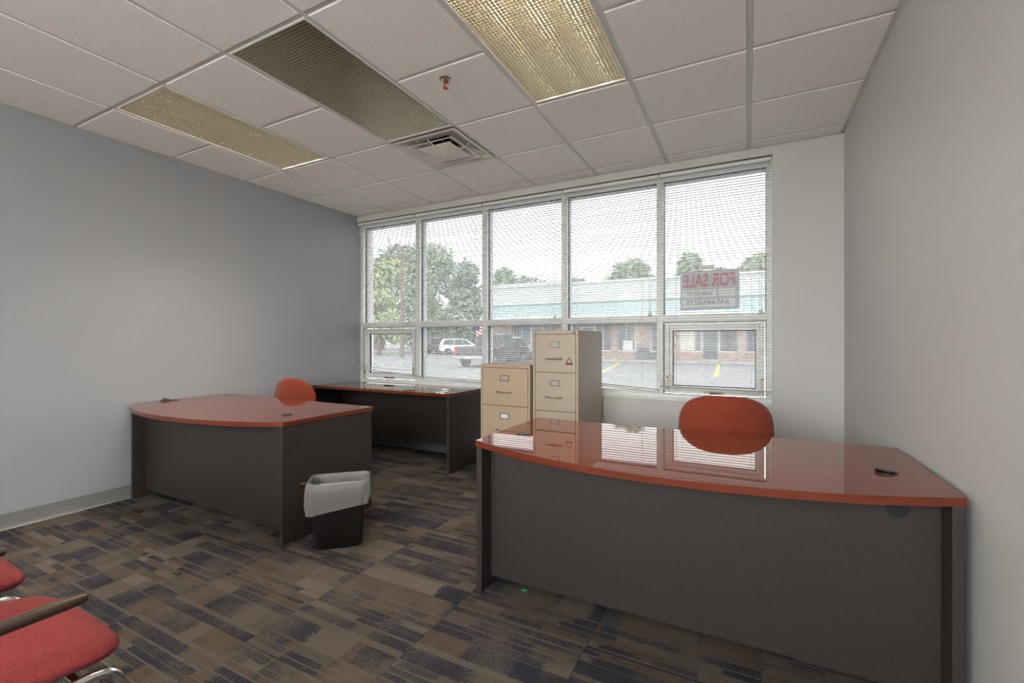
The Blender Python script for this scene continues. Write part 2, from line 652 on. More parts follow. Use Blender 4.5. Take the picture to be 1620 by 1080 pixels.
struct(MB().box(XL - .12, XL, YF, YB + .22, -.02, CZ + .2).build('wall_left', 'wall'))
struct(MB().box(XR, XR + .12, YF, YB + .22, -.02, CZ + .2).build('wall_right', 'wall_back'))
FX0, FX1, FZ0, FZ1 = -2.75, .42, .95, 2.60
wf = MB()
wf.box(XL, FX0, YF - .12, YF, -.02, CZ + .2).box(FX1, XR, YF - .12, YF, -.02, CZ + .2)
wf.box(FX0, FX1, YF - .12, YF, -.02, FZ0).box(FX0, FX1, YF - .12, YF, FZ1, CZ + .2)
struct(wf.build('wall_front', 'wall_back'))
w6 = struct(MB().frame(FX0, FX1, FZ0, FZ1, .05, YF - .1, YF - .02).build('window_6', 'white', bevel=.002))  # unseen window, added to light the room from behind the camera
for k in range(1, 4):
    x = FX0 + (FX1 - FX0) * k / 4
    MB().box(x - .025, x + .025, YF - .1, YF - .02, FZ0 + .05, FZ1 - .05).build('mullion', 'white', w6)
for k in range(4):
    a, c = FX0 + (FX1 - FX0) * k / 4, FX0 + (FX1 - FX0) * (k + 1) / 4
    MB().box(a + (.05 if k == 0 else .025), c - (.05 if k == 3 else .025), YF - .064, YF - .058, FZ0 + .05, FZ1 - .05).build('pane', 'clear_glass', w6)
wb = MB()
wb.box(XL, XR, YB, YB + .22, -.02, WZ0)
wb.box(XL, XR, YB, YB + .22, WZ1, CZ + .2)
wb.box(WX1, XR, YB, YB + .22, WZ0, WZ1)
struct(wb.build('wall_back', 'wall_back'))

def baseboard(name, p0, p1, nrm):
    """vinyl cove base with a small toe, from p0 to p1 along the wall"""
    prof = [(0, .102), (.0025, .102), (.003, .02), (.007, .008), (.014, .001), (0, .001)]
    v = []
    for p in (p0, p1):
        for d, z in prof:
            v.append((p[0] + nrm[0] * d, p[1] + nrm[1] * d, z))
    n = len(prof)
    f = [(i, (i + 1) % n, n + (i + 1) % n, n + i) for i in range(n)] + [tuple(range(n)), tuple(range(n, 2 * n))]
    return struct(MB().add(v, f).build(name, 'base', smooth=35))
baseboard('baseboard_left', (XL, YF), (XL, YB), (1, 0))
baseboard('baseboard_right', (XR, YF), (XR, YB), (-1, 0))
baseboard('baseboard_back', (XL, YB), (XR, YB), (0, -1))
baseboard('baseboard_front', (XL, YF), (XR, YF), (0, 1))

# ceiling: plenum deck, T-grid and tegular tiles
ceil = struct(MB().box(XL - .1, XR + .1, YF - .1, YB + .2, CZ + .2, CZ + .3).build('ceiling', 'plenum'))
GX0, GY0 = .010, 2.641
cols = [GX0 + TS * i for i in range(-6, 2)]
rows = [GY0 + TS * j for j in range(-8, 3)]
def gx(i): return GX0 + TS * i
def gy(j): return GY0 + TS * j
FIX = {(-2, -2): True, (-4, -2): False, (-6, -2): True, (-2, -6): True, (-4, -6): True, (-6, -6): True}
fix_cells = {(c, r + k) for (c, r) in FIX for k in (0, 1)}
VENT = (-4, 0)
bw = .012
for i in range(-6, 1):
    x = gx(i)
    MB().box(x - bw, x + bw, YF, YB, CZ + .006, CZ + .014).box(x - .001, x + .001, YF, YB, CZ + .014, CZ + .05).build('grid_bar', 'grid', ceil)
edges = [XL] + [gx(i) for i in range(-6, 1)] + [XR]
for ci in range(len(edges) - 1):
    i = ci - 7
    for j in range(-8, 3):
        y = gy(j)
        if j <= -3 and j % 2 and (i, j) not in fix_cells:
            continue            # long tiles behind the light row
        if (i, j) in fix_cells and (i, j - 1) in fix_cells:
            continue
        x0, x1 = edges[ci] + (bw if ci else 0), edges[ci + 1] - (bw if ci < len(edges) - 2 else 0)
        MB().box(x0, x1, y - bw, y + bw, CZ + .0065, CZ + .0135).build('grid_bar', 'grid', ceil)
tile_cache = {}
def ceiling_tile(x0, x1, y0, y1):
    w, d = round(x1 - x0, 3), round(y1 - y0, 3)
    if (w, d) not in tile_cache:
        e = .0035
        a, b = w / 2, d / 2
        v = [(-a, -b, .022), (a, -b, .022), (a, b, .022), (-a, b, .022),
             (-a, -b, e), (a, -b, e), (a, b, e), (-a, b, e),
             (-a + e, -b + e, 0), (a - e, -b + e, 0), (a - e, b - e, 0), (-a + e, b - e, 0)]
        f = [(0, 1, 2, 3), (0, 4, 5, 1), (1, 5, 6, 2), (2, 6, 7, 3), (3, 7, 4, 0), (4, 8, 9, 5), (5, 9, 10, 6), (6, 10, 11, 7), (7, 11, 8, 4), (8, 11, 10, 9)]
        tile_cache[(w, d)] = MB().add(v, f).mesh('ceiling_tile', 'ctile')
    inst('ceiling_tile', tile_cache[(w, d)], ceil, ((x0 + x1) / 2, (y0 + y1) / 2, CZ))
ys = [YF] + [gy(j) for j in range(-8, 3)] + [YB]
gapx = .0135
for ci in range(len(edges) - 1):
    i = ci - 7
    x0 = edges[ci] + (gapx if ci else .022)
    x1 = edges[ci + 1] - (gapx if ci < len(edges) - 2 else .022)
    j = -9
    while j < 3:
        if (i, j) in fix_cells or (i, j) == VENT:
            j += 1
            continue
        k = 1
        if -9 < j <= -4 and j % 2 == 0 and (i, j + 1) not in fix_cells:
            k = 2
        ya = (YF + .022) if j == -9 else gy(j) + gapx
        yb = (YB - .022) if j + k == 3 else gy(j + k) - gapx
        ceiling_tile(x0, x1, ya, yb)
        j += k
for nm, b in (('trim_1', (XL, XL + .022, YF, YB)), ('trim_2', (XR - .022, XR, YF, YB)), ('trim_3', (XL, XR, YB - .022, YB)), ('trim_4', (XL, XR, YF, YF + .022))):
    struct(MB().box(b[0], b[1], b[2], b[3], CZ + .005, CZ + .0062).build(nm, 'grid'))

# ------------------------------------------------------------------ window wall
MX = [XL, -3.325, -2.443, -1.556, -.675, WX1]    # bay lines
FY0, FY1, GY = 4.088, 4.225, 4.168
TZ0, TZ1 = 1.364, 1.427
MW = .028
for b in range(5):
    xa, xb = MX[b], MX[b + 1]
    win = struct(MB().box(xa, xb, FY0, FY1, WZ0, WZ0 + .035).build('window_%d' % (b + 1), 'white', bevel=.002))
    l = xa + (.045 if b == 0 else MW)
    r = xb - (.04 if b == 4 else MW)
    MB().box(xa, l, FY0, FY1, WZ0 + .035, WZ1).build('mullion', 'white', win, bevel=.002)
    MB().box(r, xb, FY0, FY1, WZ0 + .035, WZ1).build('mullion', 'white', win, bevel=.002)
    MB().box(l, r, FY0, FY1, WZ1 - .06, WZ1).build('head_frame', 'white', win, bevel=.002)
    MB().box(l, r, FY0 - .003, FY1, TZ0, TZ1).build('transom', 'white', win, bevel=.003)
    g = MB()
    for (z0, z1) in ((WZ0 + .035, TZ0), (TZ1, WZ1 - .06)):
        g.box(l, l + .004, 4.128, 4.152, z0, z1).box(r - .004, r, 4.128, 4.152, z0, z1)
        g.box(l, r, 4.128, 4.152, z1 - .004, z1)
    g.build('gasket', 'gasket', win)
    MB().box(l, r, GY, GY + .006, TZ1, WZ1 - .06).build('pane', 'glass', win)
    if b in (0, 4):
        # awning sash with its own frame
        s0, s1, t0, t1 = l + .012, r - .012, WZ0 + .045, TZ0 - .012
        sash = MB().frame(s0, s1, t0, t1, .035, FY0 + .004, 4.15).build('sash', 'white', win, bevel=.003)
        MB().frame(s0 + .034, s1 - .034, t0 + .034, t1 - .034, .026, FY0 + .03, 4.16).build('sash_bead', 'white', sash, bevel=.002)
        MB().frame(s0 + .0595, s1 - .0595, t0 + .0595, t1 - .0595, .006, 4.128, 4.158).build('sash_gasket', 'gasket', sash)
        MB().box(s0 + .06, s1 - .06, GY, GY + .006, t0 + .06, t1 - .06).build('pane', 'glass', sash)
        MB().frame(s0 - .013, s1 + .013, t0 - .011, t1 + .013, .004, FY0 + .012, 4.13).build('sash_shadow_gap', 'gasket', sash)
        cx = (s0 + s1) / 2 + .01
        hd = MB()
        hd.box(cx - .075, cx + .075, FY0 - .006, FY0 + .006, t0 + .006, t0 + .022)
        hd.tube([(cx - .03, FY0 - .018, t0 + .012), (cx + .0, FY0 - .03, t0 + .018), (cx + .05, FY0 - .03, t0 + .014)], [.006, .008, .006], 8)
        hd.lathe([(.012, -.012), (.015, 0), (.012, .012)], 12, (cx - .02, FY0 - .012, t0 + .014), 'y')
        hd.build('crank_handle', 'bronze', sash, smooth=40)
        for sx in (s0 + .02, s1 - .02):
            MB().box(sx - .005, sx + .005, FY0 - .004, FY0 + .006, t0 + .04, t0 + .13).tube([(sx, FY0 - .004, t0 + .13), (sx + .006, FY0 - .012, t0 + .15)], .004, 6).build('sash_latch', 'bronze', sash)
    else:
        MB().box(l, r, GY, GY + .006, WZ0 + .035, TZ0).build('pane', 'glass', win)
        MB().box(l, r, FY0 + .01, GY, WZ0 + .035, WZ0 + .06).build('sill_bead', 'white', win, bevel=.002)
struct(MB().box(XL + .001, WX1 - .001, YB - .004, FY0, WZ0 - .012, WZ0 + .004).build('trim_5', 'white', bevel=.002))
struct(MB().box(-4.95, -4.51, 4.28, 4.62, -.2, 3.2).build('trim_6', 'cream'))

# venetian blinds: one for each bay
PITCH = .0212
SLY = 4.056
def slat_mesh(w):
    v, f = [], []
    n = 4
    for x in (-w / 2, w / 2):
        for k in range(n + 1):
            t = k / n * 2 - 1
            v.append((x, t * .0125, .0022 * (1 - t * t)))
        for k in range(n + 1):
            t = k / n * 2 - 1
            v.append((x, t * .0125, .0022 * (1 - t * t) - .0005))
    m = 2 * (n + 1)
    for k in range(n):
        f.append((k, k + 1, m + k + 1, m + k))
        f.append((n + 1 + k, m + n + 1 + k, m + n + 2 + k, n + 2 + k))
    f.append((0, m, m + n + 1, n + 1))
    f.append((n, 2 * n + 1, m + 2 * n + 1, m + n))
    f.append(tuple(range(n + 1)) + tuple(range(2 * n + 1, n, -1)))
    f.append(tuple(m + q for q in range(n + 1)) + tuple(m + q for q in range(2 * n + 1, n, -1)))
    return MB().add(v, f).mesh('slat', 'slat', smooth=30)
blind_lab = ['white venetian blind beside the grey left wall, bottom slats sagging crookedly',
             'white venetian blind ending above the low back desk, second from the left wall',
             'white venetian blind behind the shorter file cabinet, middle of the five',
             'white venetian blind behind the tall file cabinet, bottom rail sloping',
             'white venetian blind in front of the for sale sign']
# left-end and right-end heights of the bottom rails
bot = [(.868, .818), (.792, .775), (.79, .77), (.822, .770), (.800, .792)]
for b in range(5):
    xa, xb = MX[b] + .006, MX[b + 1] - .006
    if b == 4: xb = WX1 - .012
    cx, w = (xa + xb) / 2, xb - xa
    zt = 2.585
    bl = thing('venetian_blind', blind_lab[b], 'blind', (cx, SLY, WZ1), 0, 'venetian blinds along the window wall')
    z = lambda q: q - WZ1
    MB().box(-w / 2, w / 2, -.016, .016, z(2.600), z(2.630)).build('headrail', 'rail', bl, bevel=.003)
    MB().box(-w / 2 + .002, w / 2 - .002, -.0175, -.0162, z(2.603), z(2.622)).build('valance', 'slat', bl)
    me = slat_mesh(w)
    zl, zr = bot[b]
    zb = (zl + zr) / 2
    n = int((zt - max(zl, zr) - .03) / PITCH)
    stops = []
    for k in range(n + 1):
        inst('slat', me, bl, (0, 0, z(zt - k * PITCH)), (radians(random.uniform(-1.5, 2.5)), random.uniform(-.0008, .0008), 0))
    slope = -math.atan2(zr - zl, w)
    if b == 0:
        inst('slat', me, bl, (.0, 0, z(zb + .045)), (radians(12), slope * .5, 0))
        inst('slat', me, bl, (.0, -.003, z(zb + .038)), (radians(-8), slope * .55, 0))
        inst('slat', me, bl, (.0, -.002, z(zb + .012)), (radians(3), slope, 0))
    else:
        for q in range(3):
            inst('slat', me, bl, (0, 0, z(zb + .014 + q * .004)), (radians(2 - q), slope, 0))
    br = MB().box(-w / 2, w / 2, -.0125, .0125, -.005, .005).build('bottom_rail', 'rail', bl, bevel=.003, loc=(0, 0, z(zb)))
    br.rotation_euler = (0, slope, 0)
    for fx in (-.5 + .16, .5 - .16):
        x = fx * w
        lo = zb + (zr - zl) * fx
        MB().tube([(x, -.0145, z(2.60)), (x, -.0145, z(lo))], .0009, 4).tube([(x, .0145, z(2.60)), (x, .0145, z(lo))], .0009, 4).build('ladder_cord', 'cord', bl)
        MB().lathe([(.004, -.008), (.005, -.004), (.004, 0)], 8, (x, -.0, z(lo) - .004)).build('cord_button', 'rail', bl)
    lift = 1.43
    MB().tube([(w / 2 - .075, -.02, z(2.60)), (w / 2 - .078, -.021, z(lift + .02))], .0011, 4).tube([(w / 2 - .065, -.02, z(2.60)), (w / 2 - .062, -.021, z(lift + .03))], .0011, 4).build('lift_cord', 'cord', bl)
    for dx, dz in ((-.078, 0), (-.062, .012)):
        MB().lathe([(.002, .018), (.006, .008), (.008, -.016), (.006, -.018)], 8, (w / 2 + dx, -.021, z(lift + dz))).build('cord_tassel', 'rail', bl, smooth=40)
    MB().tube([(-w / 2 + .055, -.021, z(2.60)), (-w / 2 + .055, -.023, z(1.55))], .0028, 6).build('tilt_wand', 'clear_glass', bl)

# ------------------------------------------------------------------ sign on the last pane
def text_mesh(txt, size, mat, depth=.0015, shear=0.0, bold=0.0):
    cu = bpy.data.curves.new('txt', 'FONT')
    cu.body = txt
    cu.size = size
    cu.extrude = depth
    cu.shear = shear
    cu.offset = bold
    cu.align_x = 'CENTER'
    cu.align_y = 'CENTER'
    cu.resolution_u = 3
    o = bpy.data.objects.new('txt', cu)
    COL.objects.link(o)
    dg = bpy.context.evaluated_depsgraph_get()
    me = bpy.data.meshes.new_from_object(o.evaluated_get(dg))
    bpy.data.objects.remove(o)
    me.materials.clear()
    me.materials.append(M[mat])
    return me
def put_text(name, me, parent, cx, z, y, w=None, hgt=None, mirror=True):
    xs = [v.co.x for v in me.vertices]; zs = [v.co.y for v in me.vertices]
    mx, mz = (min(xs) + max(xs)) / 2, (min(zs) + max(zs)) / 2
    kx = (w / (max(xs) - min(xs))) if w else 1
    kz = (hgt / (max(zs) - min(zs))) if hgt else kx
    for v in me.vertices:
        X, Z, D = (v.co.x - mx) * kx, (v.co.y - mz) * kz, v.co.z
        v.co = ((-X if mirror else X), D, Z)
    return inst(name, me, parent, (cx, y, z))
SX0, SX1, SZ0, SZ1 = -.516, -.060, 1.470, 1.800
sg = thing('window_sign', 'grey for sale window sign with red letters, seen from behind, mirrored', 'sign', ((SX0 + SX1) / 2, GY - .006, SZ0))
sw, sh = SX1 - SX0, SZ1 - SZ0
MB().box(-sw / 2, sw / 2, 0, .004, 0, sh).build('sign_panel', 'sign_grey', sg)
def sfr(px): return (px - 130) / 1085 * sw - sw / 2
def sfz(py): return (980 - py) / 730 * sh
put_text('sale_letters', text_mesh('FOR SALE', .1, 'sign_red', .001, 0, .002), sg, sfr(660), sfz(435), -.0015, sfr(1135) - sfr(185), sfz(305) - sfz(565))
for x0, x1, y0, y1 in ((160, 800, 610, 755), (850, 1145, 600, 745), (160, 1145, 790, 940)):
    MB().box(sfr(x0), sfr(x1), -.001, 0, sfz(y1), sfz(y0)).build('write_in_box', 'sign_white', sg)
put_text('handwriting', text_mesh('2100 SQ FT', .05, 'ink', .0004, .25), sg, sfr(490), sfz(690), -.0018, sfr(740) - sfr(240), sfz(655) - sfz(730))
put_text('handwriting', text_mesh('630.642-0175', .05, 'ink', .0004, .25), sg, sfr(640), sfz(850), -.0018, sfr(1030) - sfr(250), sfz(810) - sfz(895))
MB().box(sfr(1000), sfr(1175), -.001, 0, sfz(978), sfz(950)).build('maker_mark', 'pewter', sg)
MB().box(sfr(475), sfr(765), -.006, .003, sfz(238), sfz(150)).box(sfr(470), sfr(765), -.008, .003, sfz(240), sfz(222)).build('hanging_clip', 'rail', sg, bevel=.001)

# ------------------------------------------------------------------ bow-front desks
DZ = .727
def bow_top_outline(w, d, bow, n=22, r=.012):
    pts = [(w / 2, 0), (-w / 2, 0)]
    # left front corner to right front corner along the bow (front is -y)
    fr = []
    for k in range(n + 1):
        t = k / n * 2 - 1
        fr.append((t * w / 2, -d - bow * (1 - abs(t) ** 2.2)))
    return pts + fr
def make_desk(label, x, y, w):
    t = thing('executive_desk', label, 'desk', (x, y, 0), 0, 'bow-front cherry and graphite desks')
    d, bow = .725, .205
    tp = MB().prism(bow_top_outline(w, d, bow), DZ - .029, DZ - .0008).build('desktop_edge', 'cherry_edge', t, bevel=.002)
    tp2 = MB().prism([(px * (1 - .002), py * .999 - .0007) for px, py in bow_top_outline(w, d, bow)], DZ - .001, DZ).build('desktop', 'cherry', t)
    # side panels
    MB().box(-w / 2 + .006, -w / 2 + .034, -d + .0, -.012, 0, DZ - .029).build('side_panel', 'lam', t, bevel=.001)
    MB().box(w / 2 - .034, w / 2 - .006, -d + .0, -.012, 0, DZ - .029).build('side_panel', 'lam', t, bevel=.001)
    MB().box(-w / 2 + .034, w / 2 - .034, -d + .09, -d + .114, .045, DZ - .029).build('modesty_panel', 'lam', t, bevel=.001)
    # pedestal with drawers on the user's side
    ped = MB().box(w / 2 - .44, w / 2 - .036, -d + .12, -.05, .02, DZ - .05).build('pedestal', 'lam', t, bevel=.002)
    for k, (z0, z1) in enumerate(((.03, .32), (.326, .5), (.506, .67))):
        dr = MB().box(w / 2 - .437, w / 2 - .039, -.05, -.032, z0, z1).build('drawer', 'lam', t, bevel=.002)
        MB().tube(fillet([(w / 2 - .29, -.032, z1 - .05), (w / 2 - .29, -.01, z1 - .05), (w / 2 - .19, -.01, z1 - .05), (w / 2 - .19, -.032, z1 - .05)], .01), .004, 6).build('handle', 'steel', dr)
    return t
def grommet(desk, lx, ly, slot=0.0, label=None):
    g = MB().lathe([(.0335, 0), (.0335, .0025), (.030, .0035), (.027, .0028), (.027, .0008), (.0, .0008)], 24, (0, 0, 0), close=False).build('cable_grommet', 'black', desk, smooth=35, loc=(lx, ly, DZ), label=label)
    # cap with a notch for cables
    pts = [(.0255 * cos(a), .0255 * sin(a)) for a in [radians(-150 + q * 300 / 24) + slot for q in range(25)]]
    pts += [(-.004 * cos(slot), -.004 * sin(slot))]
    MB().prism(pts, .0009, .0026).build('grommet_cap', 'black', g, bevel=.0005)
    return g
D1 = make_desk('large glossy bow-front cherry desk in the foreground against the right wall', -.285, 2.585, 1.752)
grommet(D1, -1.021 + .285, 2.098 - 2.585, 2.4)
gq = grommet(D1, .445 + .285, 2.083 - 2.585, pi * .8)
MB().lathe([(.030, 0), (.031, .004), (.0, .005)], 20, close=False).build('lifted_cap', 'black', gq, loc=(-.003, .004, .004)).rotation_euler = (radians(-5), radians(6), 0)
MB().lathe([(.033, -.003), (.033, 0), (.001, 0)], 20, (.875 - .145, -.725 + .09, DZ - .085), 'y').build('cable_port', 'black', D1)
MB().lathe([(.033, -.003), (.033, 0), (.001, 0)], 20, (-.875 + .16, -.725 + .09, DZ - .055), 'y').build('cable_port', 'lam', D1)
D2 = make_desk('bow-front cherry desk standing against the grey left wall beside the waste bin', -3.305, 2.475, 1.775)
D2['group'] = 'bow-front cherry and graphite desks'
grommet(D2, -2.64 + 3.305, 1.94 - 2.475, .5)
gl = grommet(D2, -4.10 + 3.305, 2.00 - 2.475, 1.5)
cp = MB().prism([(.026 * cos(radians(a)), .026 * sin(radians(a))) for a in range(-150, 151, 12)], 0, .003)
cp.build('open_cap', 'black', gl, loc=(-.012, -.05, .012)).rotation_euler = (radians(8), radians(12), 1.0)
MB().box(-.006, .006, -.03, .03, .0, .006).box(-.03, .03, -.004, .004, .006, .010).build('cable_clip', 'black', gl, loc=(-.01, -.06, .002))

# plain return desk by the window
t = thing('writing_desk', 'plain rectangular cherry desk pushed under the window behind the others', 'desk', (-3.285, 3.375, 0))
w, d = 1.80, .60
MB().box(-w / 2, w / 2, 0, d, DZ - .028, DZ - .0008).build('desktop_edge', 'cherry_edge', t, bevel=.002)
MB().box(-w / 2 + .001, w / 2 - .001, .001, d - .001, DZ - .001, DZ).build('desktop', 'cherry', t)
for s in (-1, 1):
    MB().box(min(s * (w / 2 - .006), s * (w / 2 - .034)), max(s * (w / 2 - .006), s * (w / 2 - .034)), .008, d - .01, 0, DZ - .028).build('side_panel', 'lam', t, bevel=.001)
MB().box(-w / 2 + .034, w / 2 - .034, .36, .38, .17, DZ - .028).build('modesty_panel', 'lam', t)

# ------------------------------------------------------------------ filing cabinets
def cabinet(label, x0, x1, y0, y1, H, nd, mat, tags, lock):
    w = x1 - x0
    t = thing('filing_cabinet', label, 'cabinet', ((x0 + x1) / 2, y0, 0), 0, 'steel filing cabinets by the window')
    dp = y1 - y0
    body = MB()
    e = .022
    body.box(-w / 2, w / 2, .02, dp, .0, H)                 # carcass
    body.box(-w / 2, -w / 2 + .018, 0, .02, 0, H)
    body.box(w / 2 - .018, w / 2, 0, .02, 0, H)
    body.box(-w / 2 + .018, w / 2 - .018, 0, .02, H - .028, H)
    body.box(-w / 2 + .018, w / 2 - .018, 0.004, .02, 0, .045)
    body.build('body', mat, t, bevel=.0015)
    z1 = H - .031
    hgt = (z1 - .048) / nd
    for k in range(nd):
        zt_, zb_ = z1 - k * hgt, z1 - (k + 1) * hgt + .006
        dr = MB().box(-w / 2 + .0205, w / 2 - .0205, -.002, .019, zb_, zt_).build('drawer', mat, t, bevel=.003)
        cx = 0.0
        lz = zt_ - hgt * .26
        MB().frame(cx - .040, cx + .040, lz - .024, lz + .024, .006, -.006, -.002).build('label_holder', 'pewter', dr)
        MB().box(cx - .034, cx + .034, -.004, -.002, lz - .018, lz + .018).build('label_card', 'paper' if tags[k] else mat, dr)
        hz = zt_ - hgt * .63
        MB().tube(fillet([(cx - .052, -.002, hz), (cx - .046, -.026, hz), (cx + .052, -.026, hz), (cx + .058, -.002, hz)], .012), .006, 8).build('pull_handle', 'steel', dr, smooth=40)
        MB().box(cx - .082, cx - .062, -.010, -.002, hz - .006, hz + .006).build('thumb_latch', 'pewter', dr, bevel=.002)
    if lock:
        MB().lathe([(.010, 0), (.010, -.006), (.004, -.008), (.0, -.008)], 14, (w / 2 - .030, 0, H - .015), 'y').build('key_lock', 'pewter', t)
    return t
C1 = cabinet('shorter beige filing cabinet next to the plain desk', -1.995, -1.538, 3.28, 3.94, 1.013, 3, 'beige', (0, 1, 0), False)
C2 = cabinet('taller grey-beige four-drawer filing cabinet with triangular sticker', -1.526, -1.147, 3.31, 3.945, 1.286, 4, 'beige2', (0, 0, 0, 0), True)
# sticker on the top drawer
stx, stz = .118, 1.021
tri = [(-.027, 0), (.027, 0), (.030, .006), (.006, .052), (-.006, .052), (-.030, .006)]
def tri_part(name, pts, mat, y0, y1):
    n = len(pts)
    v = [(x, y0, z) for x, z in pts] + [(x, y1, z) for x, z in pts]
    f = [tuple(range(n)), tuple(range(2 * n - 1, n - 1, -1))] + [(i, (i + 1) % n, n + (i + 1) % n, n + i) for i in range(n)]
    return MB().add(v, f).build(name, mat, None)
stk = tri_part('triangle_sticker', tri, 'sticker', -.0008, 0)
stk.location = (-1.3365 + stx, 3.308, stz)
tag(stk, 'small dark red triangular sticker on the top drawer of the tall cabinet', 'sticker')
q = tri_part('sticker_picture', [(-.016, .016), (.018, .016), (.0, .046)], 'paper', -.0012, -.0006); q.parent = stk
q = tri_part('sticker_mark', [(-.006, .018), (.008, .018), (.006, .034), (-.004, .034)], 'copper', -.0016, -.001); q.parent = stk

# ------------------------------------------------------------------ task chairs behind the desks
def task_chair(label, x, y, rz, bw, bh, ztop, nshape):
    t = thing('task_chair', label, 'chair', (x, y, 0), rz, 'orange task chairs behind the desks')
    # chair faces -y
    curve = lambda a, b: -1.1 * a * a
    bk = cushion(bw, bh, .06, supere(nshape), curve, 44, 8).build('backrest', 'orange', t, smooth=180, loc=(0, 0.02, ztop - bh / 2))
    weld(bk)
    bk.rotation_euler = (radians(84), 0, 0)
    sp = cushion(bw * .55, bh * .6, .03, supere(3), curve, 30, 5).build('back_shell', 'black', t, smooth=180, loc=(0, .062, ztop - bh / 2 - .03))
    weld(sp)
    sp.rotation_euler = (radians(84), 0, 0)
    se = cushion(.50, .47, .085, supere(3.6), lambda a, b: -.25 * a * a, 44, 8).build('seat', 'orange', t, smooth=180, loc=(0, -.21, .47))
    weld(se)
    MB().tube(fillet([(0, -.2, .40), (0, .06, .40), (0, .085, ztop - bh / 2 - .05)], .06), .016, 8).build('back_support', 'black', t, smooth=40)
    MB().box(-.09, .09, -.31, -.10, .395, .43).build('seat_mechanism', 'black', t, bevel=.006)
    MB().lathe([(.028, .10), (.028, .24), (.018, .24), (.018, .40)], 16, (0, -.2, 0)).build('gas_column', 'black', t, smooth=40)
    for k in range(5):
        a = 2 * pi * k / 5 + .3
        ex, ey = .29 * cos(a), .29 * sin(a) - .2
        lg = MB().tube([(0, -.2, .11), (.15 * cos(a), .15 * sin(a) - .2, .098), (ex, ey, .075)], [.026, .02, .015], 8).build('leg', 'black', t, smooth=40)
        MB().lathe([(.01, -.02), (.026, -.018), (.027, 0), (.026, .018), (.01, .02)], 14, (ex, ey, .027), 'x').tube([(ex, ey, .03), (ex, ey, .078)], .007, 6).build('caster', 'black', lg, smooth=40)
    return t
task_chair('orange-red task chair tucked behind the foreground desk', -.113, 2.80, radians(4), .500, .40, .893, 3.0)
task_chair('orange-red task chair tucked behind the desk by the left wall', -3.79, 2.79, radians(8), .50, .42, .862, 2.3)

# ------------------------------------------------------------------ guest chairs, lower left
def guest_chair(label, x, y):
    t = thing('guest_chair', label, 'chair', (x, y, 0), 0, 'red guest chairs with chrome frames')
    # faces +y, origin under the seat front edge centre
    def seat_shape(a):
        sx, sy = supere(5.2)(a)
        return (sx * (1 - .05 * (1 - sy) * .5), sy)
    se = cushion(.52, .48, .062, seat_shape, lambda a, b: .03 - .5 * max(0, b) ** 2 * 1.0 - .12 * a * a, 52, 9).build('seat', 'red', t, smooth=180, loc=(0, -.235, .442))
    weld(se)
    bk = cushion(.47, .36, .055, supere(3.6), lambda a, b: -.5 * a * a, 44, 8).build('backrest', 'red', t, smooth=180, loc=(0, -.50, .70))
    weld(bk)
    bk.rotation_euler = (radians(-102), 0, 0)
    for s in (-1, 1):
        X = s * .262
        MB().tube(fillet([(X, -.02, .012), (X * .99, -.03, .425), (X * .97, -.46, .41), (X, -.52, .012)], .07, 8), .0115, 10).build('leg_frame', 'chrome', t, smooth=60)
        MB().tube(fillet([(X, -.37, .41), (s * .252, -.37, .585), (s * .25, -.45, .60), (X * .9, -.53, .78)], .05, 8), .010, 10).build('arm_frame', 'chrome', t, smooth=60)
        ap = [(s * .25, -.46, .612), (s * .25, -.30, .612), (s * .25, -.13, .611), (s * .25, -.092, .609)]
        ar = MB().tube(ap, [.014, .015, .015, .012], 12).build('armrest', 'armwood', t, smooth=50, bevel=.004)
        for yy in (-.02, -.52):
            MB().lathe([(.015, 0), (.016, .012), (.012, .02)], 10, (X, yy, 0)).build('foot_glide', 'black', t)
    for yy in (-.10, -.40):
        MB().tube([(-.255, yy, .407), (.255, yy, .407)], .0105, 8).build('seat_rail', 'chrome', t, smooth=60)
    return t
guest_chair('red guest chair with brown armrest and chrome legs, nearest the camera', -1.610, .575)
guest_chair('red guest chair farther left, only its seat corner in view', -2.250, .585)

# ------------------------------------------------------------------ waste bin with liner
t = thing('waste_bin', 'black rectangular waste bin with clear plastic liner beside the left desk', 'bin', (-2.165, 1.94, 0), radians(44))
def ring(hx, hy, r, z, n=6):
    return [(px, py, z) for px, py in rrect(hx, hy, r, n)]
def skin(rings, closed_bottom=True):
    n = len(rings[0])
    v = [q for g in rings for q in g]
    f = []
    for i in range(len(rings) - 1):
        for k in range(n):
            f.append((i * n + k, i * n + (k + 1) % n, (i + 1) * n + (k + 1) % n, (i + 1) * n + k))
    if closed_bottom:
        f.append(tuple(range(n)))
    return MB().add(v, f)
BH = .37
hx0, hy0, hx1, hy1 = .132, .085, .160, .105
body = skin([ring(hx0 - .01, hy0 - .01, .03, 0), ring(hx0, hy0, .035, .008), ring(hx1, hy1, .05, BH), ring(hx1 + .006, hy1 + .006, .054, BH), ring(hx1 + .006, hy1 + .006, .054, BH + .008),
             ring(hx1 - .003, hy1 - .003, .046, BH + .008), ring(hx0 - .004, hy0 - .004, .03, .012)])
body.f.append(tuple(range(len(body.v) - 28, len(body.v))))
body.build('bin_body', 'bin', t, smooth=50)
lin = MB()
LR = []
nseg = 26
